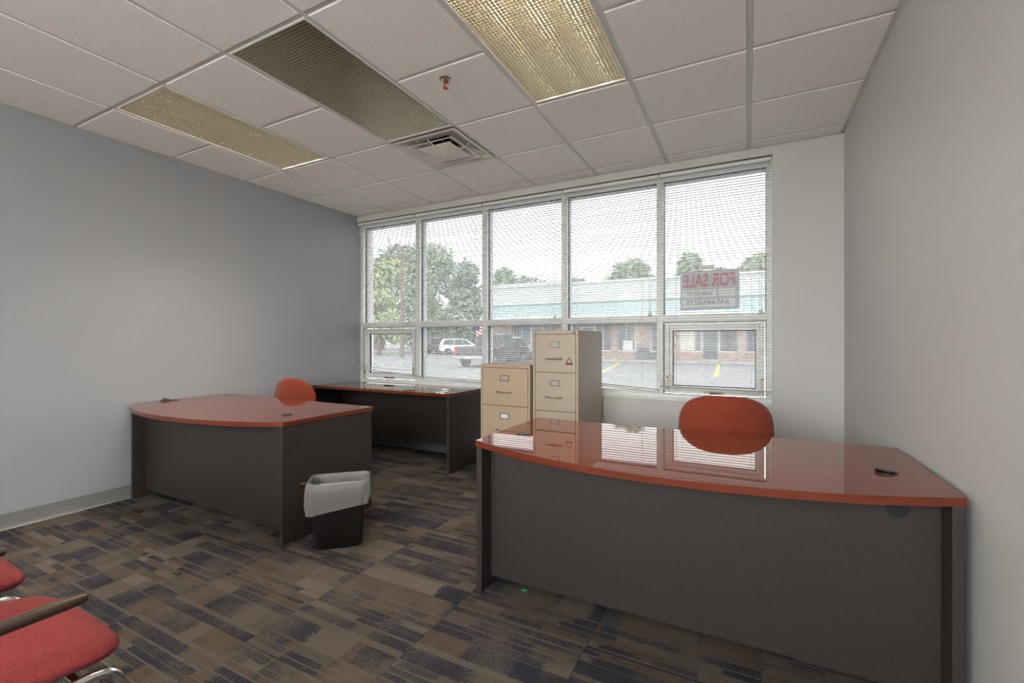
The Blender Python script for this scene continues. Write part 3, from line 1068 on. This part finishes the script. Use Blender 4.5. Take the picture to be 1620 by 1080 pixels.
for z, off, amp in ((.16, -.02, .012), (.24, -.016, .012), (.31, -.018, .008), (.355, -.013, .004), (BH + .014, -.008, .002), (BH + .020, .003, .002), (BH + .014, .016, .003), (BH - .02, .018, .007), (BH - .05, .020, .008), (BH - .082, .023, .008), (BH - .105, .024, .008)):
    f_ = (z - 0) / BH if z < BH else 1
    g = []
    hx = hx0 + (hx1 - hx0) * min(1, f_) + off
    hy = hy0 + (hy1 - hy0) * min(1, f_) + off
    base = rrect(hx, hy, .05, nseg)
    for k, (px, py) in enumerate(base):
        a = math.atan2(py, px)
        wv = amp * (.6 * sin(a * 11 + z * 21) + .6 * sin(a * 23 - z * 40 + 1.3) + .5 * sin(a * 41 + z * 50))
        zz = z
        if z < BH and off > 0:
            zz = z + (BH - z) * .42 * sin(a + .65) - .01 * sin(a * 7)      # hem dips at one end
        l_ = math.hypot(px, py)
        g.append((px * (1 + wv / l_), py * (1 + wv / l_), zz + .002 * sin(a * 13)))
    LR.append(g)
skin(LR, False).build('liner', 'liner', t, smooth=180)

# ------------------------------------------------------------------ ceiling fixtures
louver_cache = {}
def louver_mesh():
    if 'm' not in louver_cache:
        W, L = .565, 1.175
        nx, ny = 30, 62
        mb = MB()
        th, th2, hh = .0009, .0036, .0165
        for i in range(nx + 1):
            x = -W / 2 + W * i / nx
            mb.add([(x - th, -L / 2, .0), (x + th, -L / 2, 0), (x + th2, -L / 2, hh), (x - th2, -L / 2, hh), (x - th, L / 2, .0), (x + th, L / 2, 0), (x + th2, L / 2, hh), (x - th2, L / 2, hh)],
                   [(0, 1, 2, 3), (4, 7, 6, 5), (0, 4, 5, 1), (1, 5, 6, 2), (2, 6, 7, 3), (3, 7, 4, 0)])
        for j in range(ny + 1):
            y = -L / 2 + L * j / ny
            mb.add([(-W / 2, y - th, .0), (-W / 2, y + th, 0), (-W / 2, y + th2, hh), (-W / 2, y - th2, hh), (W / 2, y - th, .0), (W / 2, y + th, 0), (W / 2, y + th2, hh), (W / 2, y - th2, hh)],
                   [(0, 1, 2, 3), (4, 7, 6, 5), (0, 4, 5, 1), (1, 5, 6, 2), (2, 6, 7, 3), (3, 7, 4, 0)])
        louver_cache['m'] = mb.mesh('louver', 'gold')
    return louver_cache['m']
FLAB = {(-2, -2): 'lit golden louvered ceiling light at the top centre, nearest the right wall',
        (-4, -2): 'unlit dark louvered ceiling light beside the air vent',
        (-6, -2): 'lit louvered ceiling light nearest the grey left wall',
        (-2, -6): 'lit louvered ceiling light behind the camera on the right',
        (-4, -6): 'lit louvered ceiling light behind the camera in the middle',
        (-6, -6): 'lit louvered ceiling light behind the camera on the left'}
for (c, r), on in FIX.items():
    x0, x1, y0, y1 = gx(c), gx(c + 1), gy(r), gy(r + 2)
    t = thing('ceiling_light', FLAB[(c, r)], 'ceiling light', ((x0 + x1) / 2, (y0 + y1) / 2, CZ), 0, 'louvered ceiling lights')
    W, L = x1 - x0 - .026, y1 - y0 - .026
    fr = MB()
    fr.box(-W / 2, -W / 2 + .011, -L / 2, L / 2, 0, .012).box(W / 2 - .011, W / 2, -L / 2, L / 2, 0, .012)
    fr.box(-W / 2 + .011, W / 2 - .011, -L / 2, -L / 2 + .011, 0, .012).box(-W / 2 + .011, W / 2 - .011, L / 2 - .011, L / 2, 0, .012)
    fr.build('frame', 'white', t, bevel=.002)
    hs = MB()
    hs.box(-W / 2, W / 2, -L / 2, L / 2, .108, .112)
    hs.box(-W / 2, -W / 2 + .004, -L / 2, L / 2, .012, .108).box(W / 2 - .004, W / 2, -L / 2, L / 2, .012, .108)
    hs.box(-W / 2 + .004, W / 2 - .004, -L / 2, -L / 2 + .004, .012, .108).box(-W / 2 + .004, W / 2 - .004, L / 2 - .004, L / 2, .012, .108)
    hs.build('housing', 'lampwhite', t)
    lv = inst('louver', louver_mesh(), t, (0, 0, .002))
    lv['kind'] = 'stuff'
    for tx in (-.17, 0, .17):
        tb = MB().tube([(tx, -.57, .07), (tx, .57, .07)], .0165, 10).build('fluorescent_tube', ('tube_bright' if (c, r) == (-6, -2) else 'tube_on') if on else 'tube_off', t, smooth=60)

# supply air diffuser
x0, x1, y0, y1 = gx(-4), gx(-3), gy(0), gy(1)
t = thing('air_vent', 'square white louvered supply air vent in the ceiling', 'vent', ((x0 + x1) / 2, (y0 + y1) / 2, CZ))
H2 = TS / 2 - .013
def sq_ring(mb, a0, z0, a1, z1):
    v = [(s * a0, q * a0, z0) for s, q in ((-1, -1), (1, -1), (1, 1), (-1, 1))] + [(s * a1, q * a1, z1) for s, q in ((-1, -1), (1, -1), (1, 1), (-1, 1))]
    return mb.add(v, [(i, (i + 1) % 4, 4 + (i + 1) % 4, 4 + i) for i in range(4)])
def cone(name, prof, mat, th=.0012):
    mb = MB()
    for (a0, z0), (a1, z1) in zip(prof, prof[1:]):
        sq_ring(mb, a0, z0, a1, z1)
    for (a0, z0), (a1, z1) in zip(prof, prof[1:]):
        sq_ring(mb, a0, z0 + th, a1, z1 + th)
    sq_ring(mb, prof[0][0], prof[0][1], prof[0][0], prof[0][1] + th)
    return mb.build(name, mat, t)
cone('vent_frame', [(H2, .0), (H2 - .030, .0), (H2 - .06, .022), (H2 - .12, .050), (H2 - .19, .062)], 'vent')
cone('outer_louver', [(.212, -.014), (.196, -.014), (.120, .030)], 'vent')
mb = MB()
sq_ring(mb, .150, -.014, .143, -.018)
b_ = len(mb.v)
a_ = .143
mb.add([(-a_, -a_, -.018), (a_, -a_, -.018), (a_, a_, -.018), (-a_, a_, -.018), (0, 0, -.052)], [(0, 1, 4), (1, 2, 4), (2, 3, 4), (3, 0, 4)])
mb.add([(-a_, -a_, -.016), (a_, -a_, -.016), (a_, a_, -.016), (-a_, a_, -.016), (0, 0, -.050)], [(1, 0, 4), (2, 1, 4), (3, 2, 4), (0, 3, 4)])
mb.build('centre_plate', 'vent', t)
MB().lathe([(.10, .060), (.10, .17), (.001, .17)], 24, close=False).build('duct_collar', 'dark', t)
MB().box(-.1, .1, -.004, .004, .064, .070).box(-.004, .004, -.1, .1, .064, .070).build('damper_bar', 'steel', t)
for a in range(4):
    ca, sa = cos(a * pi / 2), sin(a * pi / 2)
    p = lambda r, z: (r * ca, r * sa, z)
    MB().tube([p(H2 - .07, .026), p(H2 - .085, -.004), p(.13, -.012)], .005, 6).build('bracket', 'vent', t)

# fire sprinkler
t = thing('fire_sprinkler', 'small copper fire sprinkler head with round escutcheon on a ceiling tile', 'sprinkler', (-1.538, 2.142, CZ))
MB().lathe([(.036, 0), (.036, -.003), (.024, -.009), (.018, -.006), (.001, -.006)], 24, close=False).build('escutcheon', 'steel', t, smooth=40)
MB().lathe([(.011, -.004), (.011, -.022), (.007, -.026)], 14).build('threaded_body', 'copper', t, smooth=40)
for s in (-1, 1):
    MB().tube([(s * .009, 0, -.02), (s * .013, 0, -.034), (s * .003, 0, -.05)], .0028, 6).build('frame_arm', 'copper', t)
MB().tube([(0, 0, -.024), (0, 0, -.048)], .0028, 6).build('glass_bulb', 'lamp_red', t)
MB().lathe([(.004, -.05), (.014, -.052), (.015, -.054), (.004, -.056)], 14).build('deflector', 'copper', t)

# small things on the floor
g = MB().add([(-.016, -.006, .002), (.014, -.009, .003), (.017, .006, .008), (-.012, .009, .004), (-.016, -.006, .0005), (.014, -.009, .0005), (.017, .006, .005), (-.012, .009, .001)],
             [(0, 1, 2, 3), (7, 6, 5, 4), (0, 4, 5, 1), (1, 5, 6, 2), (2, 6, 7, 3), (3, 7, 4, 0)]).build('plastic_scrap', 'green', loc=(-.955, 1.972, 0))
tag(g, 'bright green plastic scrap on the carpet under the foreground desk', 'scrap')

# ------------------------------------------------------------------ outdoors: car park
GZ = -.2
lot = tag(MB().add([(-220, -120, GZ), (140, -120, GZ), (140, 260, GZ), (-220, 260, GZ), (-220, -120, GZ - .3), (140, -120, GZ - .3), (140, 260, GZ - .3), (-220, 260, GZ - .3)],
     [(0, 1, 2, 3), (7, 6, 5, 4), (0, 4, 5, 1), (1, 5, 6, 2), (2, 6, 7, 3), (3, 7, 4, 0)]).build('parking_lot', 'asphalt'), kind='structure')
def stripe(label, x0, y0, x1, y1):
    dx, dy = x1 - x0, y1 - y0
    l = math.hypot(dx, dy)
    nx, ny = -dy / l * .065, dx / l * .065
    p = [(x0 + nx, y0 + ny), (x0 - nx, y0 - ny), (x1 - nx, y1 - ny), (x1 + nx, y1 + ny)]
    o = MB().prism(p, GZ, GZ + .004).build('parking_stripe', 'yellow')
    return tag(o, label, 'road marking', 'yellow parking stripes')
stripe('yellow parking stripe ending below the shop door', -1.12, 19.6, -1.55, 30.6)
stripe('yellow parking stripe seen beside the tall filing cabinet', -5.4, 17.5, -7.6, 30.4)
for x, lab in ((-8.4, 'concrete wheel stop left of the last window frame'), (-6.3, 'concrete wheel stop beside the yellow stripe end'), (-3.6, 'concrete wheel stop left of the shop door'), (-.5, 'concrete wheel stop right of the shop door')):
    o = MB().prism([(-.95, -.09), (.95, -.09), (.95, .09), (-.95, .09)], 0, .15).build('wheel_stop', 'concrete', bevel=.04, loc=(x, 31.0, GZ))
    tag(o, lab, 'wheel stop', 'concrete wheel stops')
tag(MB().box(-60, 60, -90, YF - .12, GZ, GZ + .1).build('front_bounce_ground', 'front_bounce'), kind='structure')  # unseen pale ground, added to bounce daylight up to the ceiling
walk = tag(MB().box(-19.5, 12, 31.25, 32.4, GZ, GZ + .14).build('shop_sidewalk', 'concrete', bevel=.02), kind='structure')

# strip of shops across the car park
b = thing('shop_building', 'long low brick shop row with white fascia and teal metal awning roof', 'building', (0, 32.4, GZ))
XA, XB = -18.6, 13.0
zb = lambda z: z - GZ
MB().box(XA, XB, .25, 12, 0, zb(5.2)).build('wall', 'brick', b)
MB().box(XA - .3, XB, -1.30, 12.2, zb(3.98), zb(5.36)).build('fascia', 'fascia', b)
MB().box(XA - .35, XB, -1.36, -1.26, zb(5.30), zb(5.44)).build('coping', 'white', b)
MB().box(XA, XB, -1.2, .3, zb(2.95), zb(3.0)).build('soffit', 'fascia', b)
MB().box(XA, XA + 6.5, -1.38, -1.3, zb(5.36), zb(5.62)).build('raised_parapet', 'fascia', b)
# awning panels
pm = MB()
pw = .46
pm.add([(-pw / 2, -1.95, 2.99), (pw / 2, -1.95, 2.99), (pw / 2, -1.2, 3.98), (-pw / 2, -1.2, 3.98), (-pw / 2, -1.9, 2.95), (pw / 2, -1.9, 2.95), (pw / 2, -1.15, 3.94), (-pw / 2, -1.15, 3.94)],
       [(0, 1, 2, 3), (7, 6, 5, 4), (0, 4, 5, 1), (1, 5, 6, 2), (2, 6, 7, 3), (3, 7, 4, 0)])
pm.add([(pw / 2 - .022, -1.98, 3.02), (pw / 2 + .0, -1.98, 3.02), (pw / 2 + .0, -1.23, 4.0), (pw / 2 - .022, -1.23, 4.0), (pw / 2 - .022, -1.94, 2.99), (pw / 2, -1.94, 2.99), (pw / 2, -1.2, 3.97), (pw / 2 - .022, -1.2, 3.97)],
       [(0, 1, 2, 3), (7, 6, 5, 4), (0, 4, 5, 1), (1, 5, 6, 2), (2, 6, 7, 3), (3, 7, 4, 0)])
pme = pm.mesh('awning_panel', 'teal')
k = 0
while XA + pw * (k + .5) < XB:
    inst('awning_panel', pme, b, (XA + pw * (k + .5), 0, -GZ))
    k += 1
MB().box(XA, XB, -1.99, -1.9, zb(2.90), zb(3.0)).build('awning_gutter', 'white', b)
piers = [-16.9, -12.65, -8.5, -4.42, -.32, 3.8, 7.9, 12.0]
for x in piers:
    MB().box(x - .2, x + .2, -.12, .26, 0, zb(2.97)).build('brick_pier', 'brick', b)
DOORS = (-2.17, -6.5, -10.5, -14.6, 1.9, 6.0)
for i in range(len(piers) - 1):
    xa, xb_ = piers[i] + .2, piers[i + 1] - .2
    ds = [q for q in DOORS if xa < q < xb_]
    cuts = [xa] + ([ds[0] - .52, ds[0] + .52] if ds else []) + [xb_]
    for j in range(len(cuts) - 1):
        a, c = cuts[j], cuts[j + 1]
        if ds and j == 1:
            d_ = MB().frame(a, c, zb(-.06), zb(2.3), .07, .1, .2).build('shop_door', 'white', b)
            MB().box(a + .07, c - .07, .14, .16, zb(.0), zb(2.25)).build('door_glass', 'glass_out', d_)
            MB().box(a, c, .1, .2, zb(2.3), zb(2.96)).build('transom_glass', 'glass_out', b)
        elif c - a > .3:
            MB().box(a, c, 0, .25, 0, zb(.50)).build('brick_base', 'brick', b)
            w_ = MB().frame(a, c, zb(.50), zb(2.96), .06, .06, .2).build('shop_window', 'white', b)
            MB().box(a + .06, c - .06, .12, .14, zb(.56), zb(2.9)).build('pane', 'glass_out', w_)
            if c - a > 1.2:
                MB().box((a + c) / 2 - .03, (a + c) / 2 + .03, .06, .2, zb(.56), zb(2.9)).build('window_bar', 'white', w_)
for x0, x1, z0, z1, m_, lab in ((-7.9, -7.2, .6, 1.3, 'sign_white', 'white poster'), (-4.1, -3.1, .62, 2.2, 'cream', 'cream blind'), (-6.75, -6.3, 1.2, 1.55, 'sign_white', 'white notice')):
    MB().box(x0, x1, .03, .058, zb(z0), zb(z1)).build('window_poster', m_, b, label=lab + ' in shop window')
MB().box(-6.95, -6.05, .02, .09, zb(.75), zb(2.4)).build('brick_infill', 'brick', b)
MB().box(-7.0, -4.7, -.02, .02, zb(.0), zb(.42)).build('planter_panel', 'pewter', b)

# ------------------------------------------------------------------ vehicles
def wheel(parent, x, y, r=.38, w=.24):
    o = MB().lathe([(r * .62, -w / 2), (r * .95, -w / 2), (r, -w * .35), (r, w * .35), (r * .95, w / 2), (r * .62, w / 2)], 22, (0, 0, 0), 'x').build('wheel', 'tyre', parent, smooth=35, loc=(x, y, r))
    s = 1 if x > 0 else -1
    rim = MB().lathe([(r * .62, s * w * .42), (r * .5, s * w * .46), (.05, s * w * .40)], 18, axis='x')
    for k in range(5):
        a = 2 * pi * k / 5
        rim.tube([(s * w * .45, .05 * cos(a), .05 * sin(a)), (s * w * .45, r * .6 * cos(a), r * .6 * sin(a))], .035, 5)
    rim.build('rim', 'steel', o)
    return o
def body_mesh(profile, hw, tops):
    """side profile (y,z) lofted across the width; hw(z) is the half width at each height"""
    n = len(profile)
    v = [(-hw(z), y, z) for y, z in profile] + [(hw(z), y, z) for y, z in profile]
    f = [tuple(range(n)), tuple(range(2 * n - 1, n - 1, -1))] + [(i, (i + 1) % n, n + (i + 1) % n, n + i) for i in range(n)]
    return MB().add(v, f)
def side_glass(parent, pts, hw, mat='car_glass'):
    for s in (-1, 1):
        n = len(pts)
        v = [(s * (hw(z) - .01), y, z) for y, z in pts] + [(s * (hw(z) + .012), y, z) for y, z in pts]
        f = [tuple(range(n)), tuple(range(2 * n - 1, n - 1, -1))] + [(i, (i + 1) % n, n + (i + 1) % n, n + i) for i in range(n)]
        MB().add(v, f).build('side_window', mat, parent)
def cross_glass(parent, y0, z0, y1, z1, hw, name, out):
    a = hw(z0) - .10; c = hw(z1) - .09
    v = [(-a, y0, z0), (a, y0, z0), (c, y1, z1), (-c, y1, z1)]
    v += [(x, y + out, z) for x, y, z in v]
    MB().add(v, [(0, 1, 2, 3), (7, 6, 5, 4), (0, 4, 5, 1), (1, 5, 6, 2), (2, 6, 7, 3), (3, 7, 4, 0)]).build(name, 'car_glass', parent)
def pickup(label, x, y, rz, paint):
    t = thing('pickup_truck', label, 'truck', (x, y, GZ), rz, 'vehicles in the car park')
    hw = lambda z: .98 if z < 1.08 else .98 - (z - 1.08) * .30
    prof = [(-2.75, .62), (-2.75, 1.12), (-.72, 1.12), (-.62, 1.80), (-.3, 1.86), (.55, 1.84), (1.28, 1.16), (2.45, 1.06), (2.75, .92), (2.75, .42), (2.3, .36), (-2.4, .42)]
    body_mesh(prof, hw, None).build('body', paint, t, bevel=.05, seg=3)
    side_glass(t, [(-.55, 1.18), (-.46, 1.72), (.16, 1.74), (.16, 1.18)], hw)
    side_glass(t, [(.24, 1.18), (.24, 1.74), (.52, 1.72), (1.08, 1.2)], hw)
    cross_glass(t, -.745, 1.2, -.66, 1.72, hw, 'rear_window', -.01)
    cross_glass(t, 1.24, 1.22, .66, 1.75, hw, 'windshield', .035)
    MB().box(-.80, .80, -2.79, -2.74, .70, 1.06).build('tailgate', paint, t, bevel=.02)
    MB().box(-.95, .95, -2.92, -2.72, .44, .62).build('rear_bumper', 'chrome', t, bevel=.03)
    MB().box(-.17, .17, -2.93, -2.90, .47, .60).build('licence_plate', 'sign_white', t)
    for s in (-1, 1):
        MB().box(min(s * .82, s * .97), max(s * .82, s * .97), -2.80, -2.73, .70, 1.08).build('tail_light', 'lamp_red', t, bevel=.01)
        MB().box(min(s * .99, s * 1.16), max(s * .99, s * 1.16), .95, 1.05, 1.15, 1.30).build('mirror', paint, t, bevel=.02)
        MB().lathe([(.44, -.02), (.46, .0), (.44, .02)], 20, (s * .965, -1.75, .42), 'x').build('wheel_arch', 'gasket', t)
        MB().lathe([(.44, -.02), (.46, .0), (.44, .02)], 20, (s * .965, 1.75, .42), 'x').build('wheel_arch', 'gasket', t)
        for yy in (-1.75, 1.75):
            wheel(t, s * .88, yy)
    return t
def suv(label, x, y, rz, paint):
    t = thing('sport_utility_car', label, 'car', (x, y, GZ), rz, 'vehicles in the car park')
    hw = lambda z: .93 if z < 1.0 else .93 - (z - 1.0) * .32
    prof = [(-2.3, .45), (-2.38, .95), (-2.05, 1.55), (-1.85, 1.68), (-.4, 1.74), (.45, 1.66), (1.25, 1.12), (2.15, .98), (2.36, .75), (2.34, .36), (2.0, .30), (-2.1, .34)]
    body_mesh(prof, hw, None).build('body', paint, t, bevel=.06, seg=3)
    side_glass(t, [(-1.95, 1.12), (-1.72, 1.56), (-.80, 1.62), (-.80, 1.06)], hw)
    side_glass(t, [(-.72, 1.06), (-.72, 1.62), (.05, 1.63), (.05, 1.05)], hw)
    side_glass(t, [(.12, 1.05), (.12, 1.63), (.40, 1.58), (.98, 1.10)], hw)
    cross_glass(t, -2.30, 1.1, -2.06, 1.54, hw, 'rear_window', -.03)
    cross_glass(t, 1.16, 1.18, .55, 1.60, hw, 'windshield', .035)
    MB().box(-.9, .9, -2.42, -2.28, .42, .66).build('rear_bumper', 'gasket', t, bevel=.03)
    for s in (-1, 1):
        MB().box(min(s * .62, s * .94), max(s * .62, s * .94), -2.40, -2.22, .95, 1.08).build('tail_light', 'lamp_red', t, bevel=.01)
        for yy in (-1.4, 1.45):
            wheel(t, s * .84, yy, .36, .22)
    return t
pickup('dark pickup truck with chrome bumper parked facing the shops', -13.25, 23.4, 0, 'car_dark')
suv('silver sport utility car parked behind the pickup truck', -26.6, 40.0, radians(-60), 'car_silver')
pickup('far black pickup truck left of the silver car', -32.3, 42.6, radians(80), 'car_black')
suv('pale car at the far right end beside the shop row', -15.2, 29.2, radians(-5), 'car_silver')

# ------------------------------------------------------------------ verge, hydrant, pole, flag
for lab, x0, x1, y0, y1 in (('near strip of mown grass along the car park edge', -70, -34.6, 39.6, 41.6), ('far strip of mown grass across the road', -120, -62, 56.0, 62.0)):
    o = MB().box(x0, x1, y0, y1, GZ - .02, GZ + .07).build('grass_verge', 'grass')
    tag(o, lab, 'grass', kind='stuff')
t = thing('fire_hydrant', 'red fire hydrant on the grass verge', 'hydrant', (-41.0, 40.8, GZ + .07))
MB().lathe([(.16, 0), (.16, .05), (.11, .06), (.11, .55), (.15, .56), (.15, .60), (.12, .70), (.04, .76), (.03, .80)], 14).build('barrel', 'lamp_red', t, smooth=40)
MB().lathe([(.06, -.22), (.06, .22)], 10, (0, 0, .42), 'x').lathe([(.075, -.2), (.075, 0)], 10, (0, 0, .40), 'y').build('outlet', 'lamp_red', t)
t = thing('utility_pole', 'wooden utility pole in front of the left trees', 'pole', (-26.5, 30.5, GZ))
MB().tube([(0, 0, 0), (0, 0, 9.5)], [.16, .11], 10).build('shaft', 'bark', t)
MB().box(-1.1, 1.1, -.06, .06, 8.6, 8.75).build('crossarm', 'bark', t)
t = thing('flag', 'small red and white striped flag on a pole beside the pickup', 'flag', (-18.7, 30.2, GZ))
MB().tube([(0, 0, 0), (-.1, 0, 2.95)], .025, 8).build('flagpole', 'steel', t)
for k in range(9):
    z1_ = 2.85 - k * .12
    v = []
    for dy in (-.006, .006):
        for q in range(6):
            for zz in (z1_, z1_ - .12):
                v.append((-.1 + q * .13, dy + .05 * sin(q * 1.3), zz - q * .05))
    f = []
    for q in range(5):
        a = q * 2
        f += [(a, a + 1, a + 3, a + 2), (12 + a, 12 + a + 2, 12 + a + 3, 12 + a + 1), (a, a + 2, 14 + a, 12 + a), (a + 1, 13 + a, 15 + a, 3 + a)]
    MB().add(v, f).build('flag_stripe', 'flag_red' if k % 2 == 0 else 'flag_white', t)
MB().box(-.1, .22, -.02, .09, 2.25, 2.84).build('flag_canton', 'flag_blue', t)

# ------------------------------------------------------------------ trees
def tree(label, u, dist, top, rad, leaf, low=2.0, n=4200, size=.36):
    a = (u - 810) / 720.0
    th = radians(TH)
    x = dist * (a * cos(th) - sin(th))
    y = dist * (a * sin(th) + cos(th))
    t = thing('tree', label, 'tree', (x, y, GZ), 0, 'trees beyond the car park')
    rng = random.Random(int(u * 7 + dist))
    top -= GZ
    low -= GZ
    MB().tube([(0, 0, 0), (.1, 0, low + (top - low) * .4), (.0, .1, top * .8)], [.28, .2, .06], 8).build('trunk', 'bark', t)
    blobs = []
    for k in range(13):
        h_ = rng.uniform(low + rad * .25, top - rad * .34)
        f = (h_ - low) / (top - low)
        rr = rad * (1.0 - .55 * abs(f - .42)) * rng.uniform(.15, .72)
        an = rng.uniform(0, 2 * pi)
        blobs.append((rr * cos(an), rr * sin(an), h_, rad * rng.uniform(.30, .48)))
    blobs.append((0, 0, top - rad * .4, rad * .4))
    v, f = [], []
    for k in range(n):
        bx, by, bz, br = blobs[rng.randrange(len(blobs))]
        d = Vector((rng.gauss(0, 1), rng.gauss(0, 1), rng.gauss(0, 1))).normalized()
        p = Vector((bx, by, bz)) + d * br * (rng.random() ** .35) * rng.uniform(.85, 1.1)
        p.z = min(p.z, top)
        s = size * rng.uniform(.6, 1.3)
        a1 = Vector((rng.gauss(0, 1), rng.gauss(0, 1), rng.gauss(0, 1))).normalized()
        a2 = a1.cross(d)
        if a2.length < .05:
            continue
        a2.normalize()
        i0 = len(v)
        v += [p - a1 * s, p + a2 * s * .55, p + a1 * s, p - a2 * s * .55]
        f.append((i0, i0 + 1, i0 + 2, i0 + 3))
    me = bpy.data.meshes.new('foliage')
    me.from_pydata([tuple(q) for q in v], [], f)
    me.materials.append(M[leaf])
    o = inst('foliage', me, t)
    o['kind'] = 'stuff'
    return t
T = [('yellow-green tree nearest the left window edge', 600, 47, 9.6, 3.2, 'leaf_a', .8),
     ('broad pale green tree behind the utility pole', 636, 57, 13.6, 4.9, 'leaf_b', .8),
     ('tall rounded tree right of the first window post', 684, 69, 16.4, 6.0, 'leaf_b', .8),
     ('rounded dark tree just left of the shop row', 738, 58, 11.4, 4.4, 'leaf_c', .6),
     ('low dark bush filling the gap behind the parked cars', 712, 82, 8.0, 4.6, 'leaf_c', .2),
     ('low dark bush left of the shop row end', 762, 74, 8.0, 4.4, 'leaf_c', .2),
     ('low green bush behind the utility pole', 606, 80, 9.0, 4.6, 'leaf_c', .2),
     ('low green bush behind the hydrant lawn', 660, 90, 14.5, 6.4, 'leaf_c', .2),
     ('treetop showing over the left end of the shop roof', 796, 64, 11.6, 4.4, 'leaf_b', 3),
     ('low treetop over the shop roof left of the middle window post', 850, 76, 12.4, 5.2, 'leaf_c', 3),
     ('dark treetop over the shop roof at the middle window post', 912, 66, 10.8, 4.6, 'leaf_c', 3),
     ('tall treetop over the shop roof left of the sign', 985, 60, 11.8, 4.2, 'leaf_b', 3),
     ('treetop over the shop roof directly behind the last window post', 1035, 72, 12.0, 4.4, 'leaf_b', 3),
     ('treetop above the for sale sign', 1092, 58, 12.4, 4.0, 'leaf_b', 3),
     ('treetop over the shop roof beside the sign clip', 1138, 70, 12.8, 4.2, 'leaf_c', 3),
     ('treetop at the right edge of the last window', 1205, 58, 12.6, 4.0, 'leaf_b', 3)]
for lab, u, dd, top, rad, leaf, low in T:
    tree(lab, u, dd, top, rad, leaf, low)

# crumbs under the left desk, and the chipped spot on its end panel
rng = random.Random(3)
cr = MB()
for k in range(9):
    x, y, q = rng.uniform(-.16, .16), rng.uniform(-.02, .02), rng.uniform(.003, .007)
    cr.add([(x - q, y, 0), (x + q, y - q * .5, 0), (x, y + q, 0), (x, y, q)], [(0, 2, 1), (0, 1, 3), (1, 2, 3), (2, 0, 3)])
tag(cr.build('carpet_crumbs', 'black', loc=(-2.63, 1.80, 0)), 'dark crumbs on the carpet along the front of the left desk', 'crumbs', kind='stuff')
MB().box(.8815, .8825, -.60, -.57, .327, .331).build('chip_mark', 'yellow', D2)
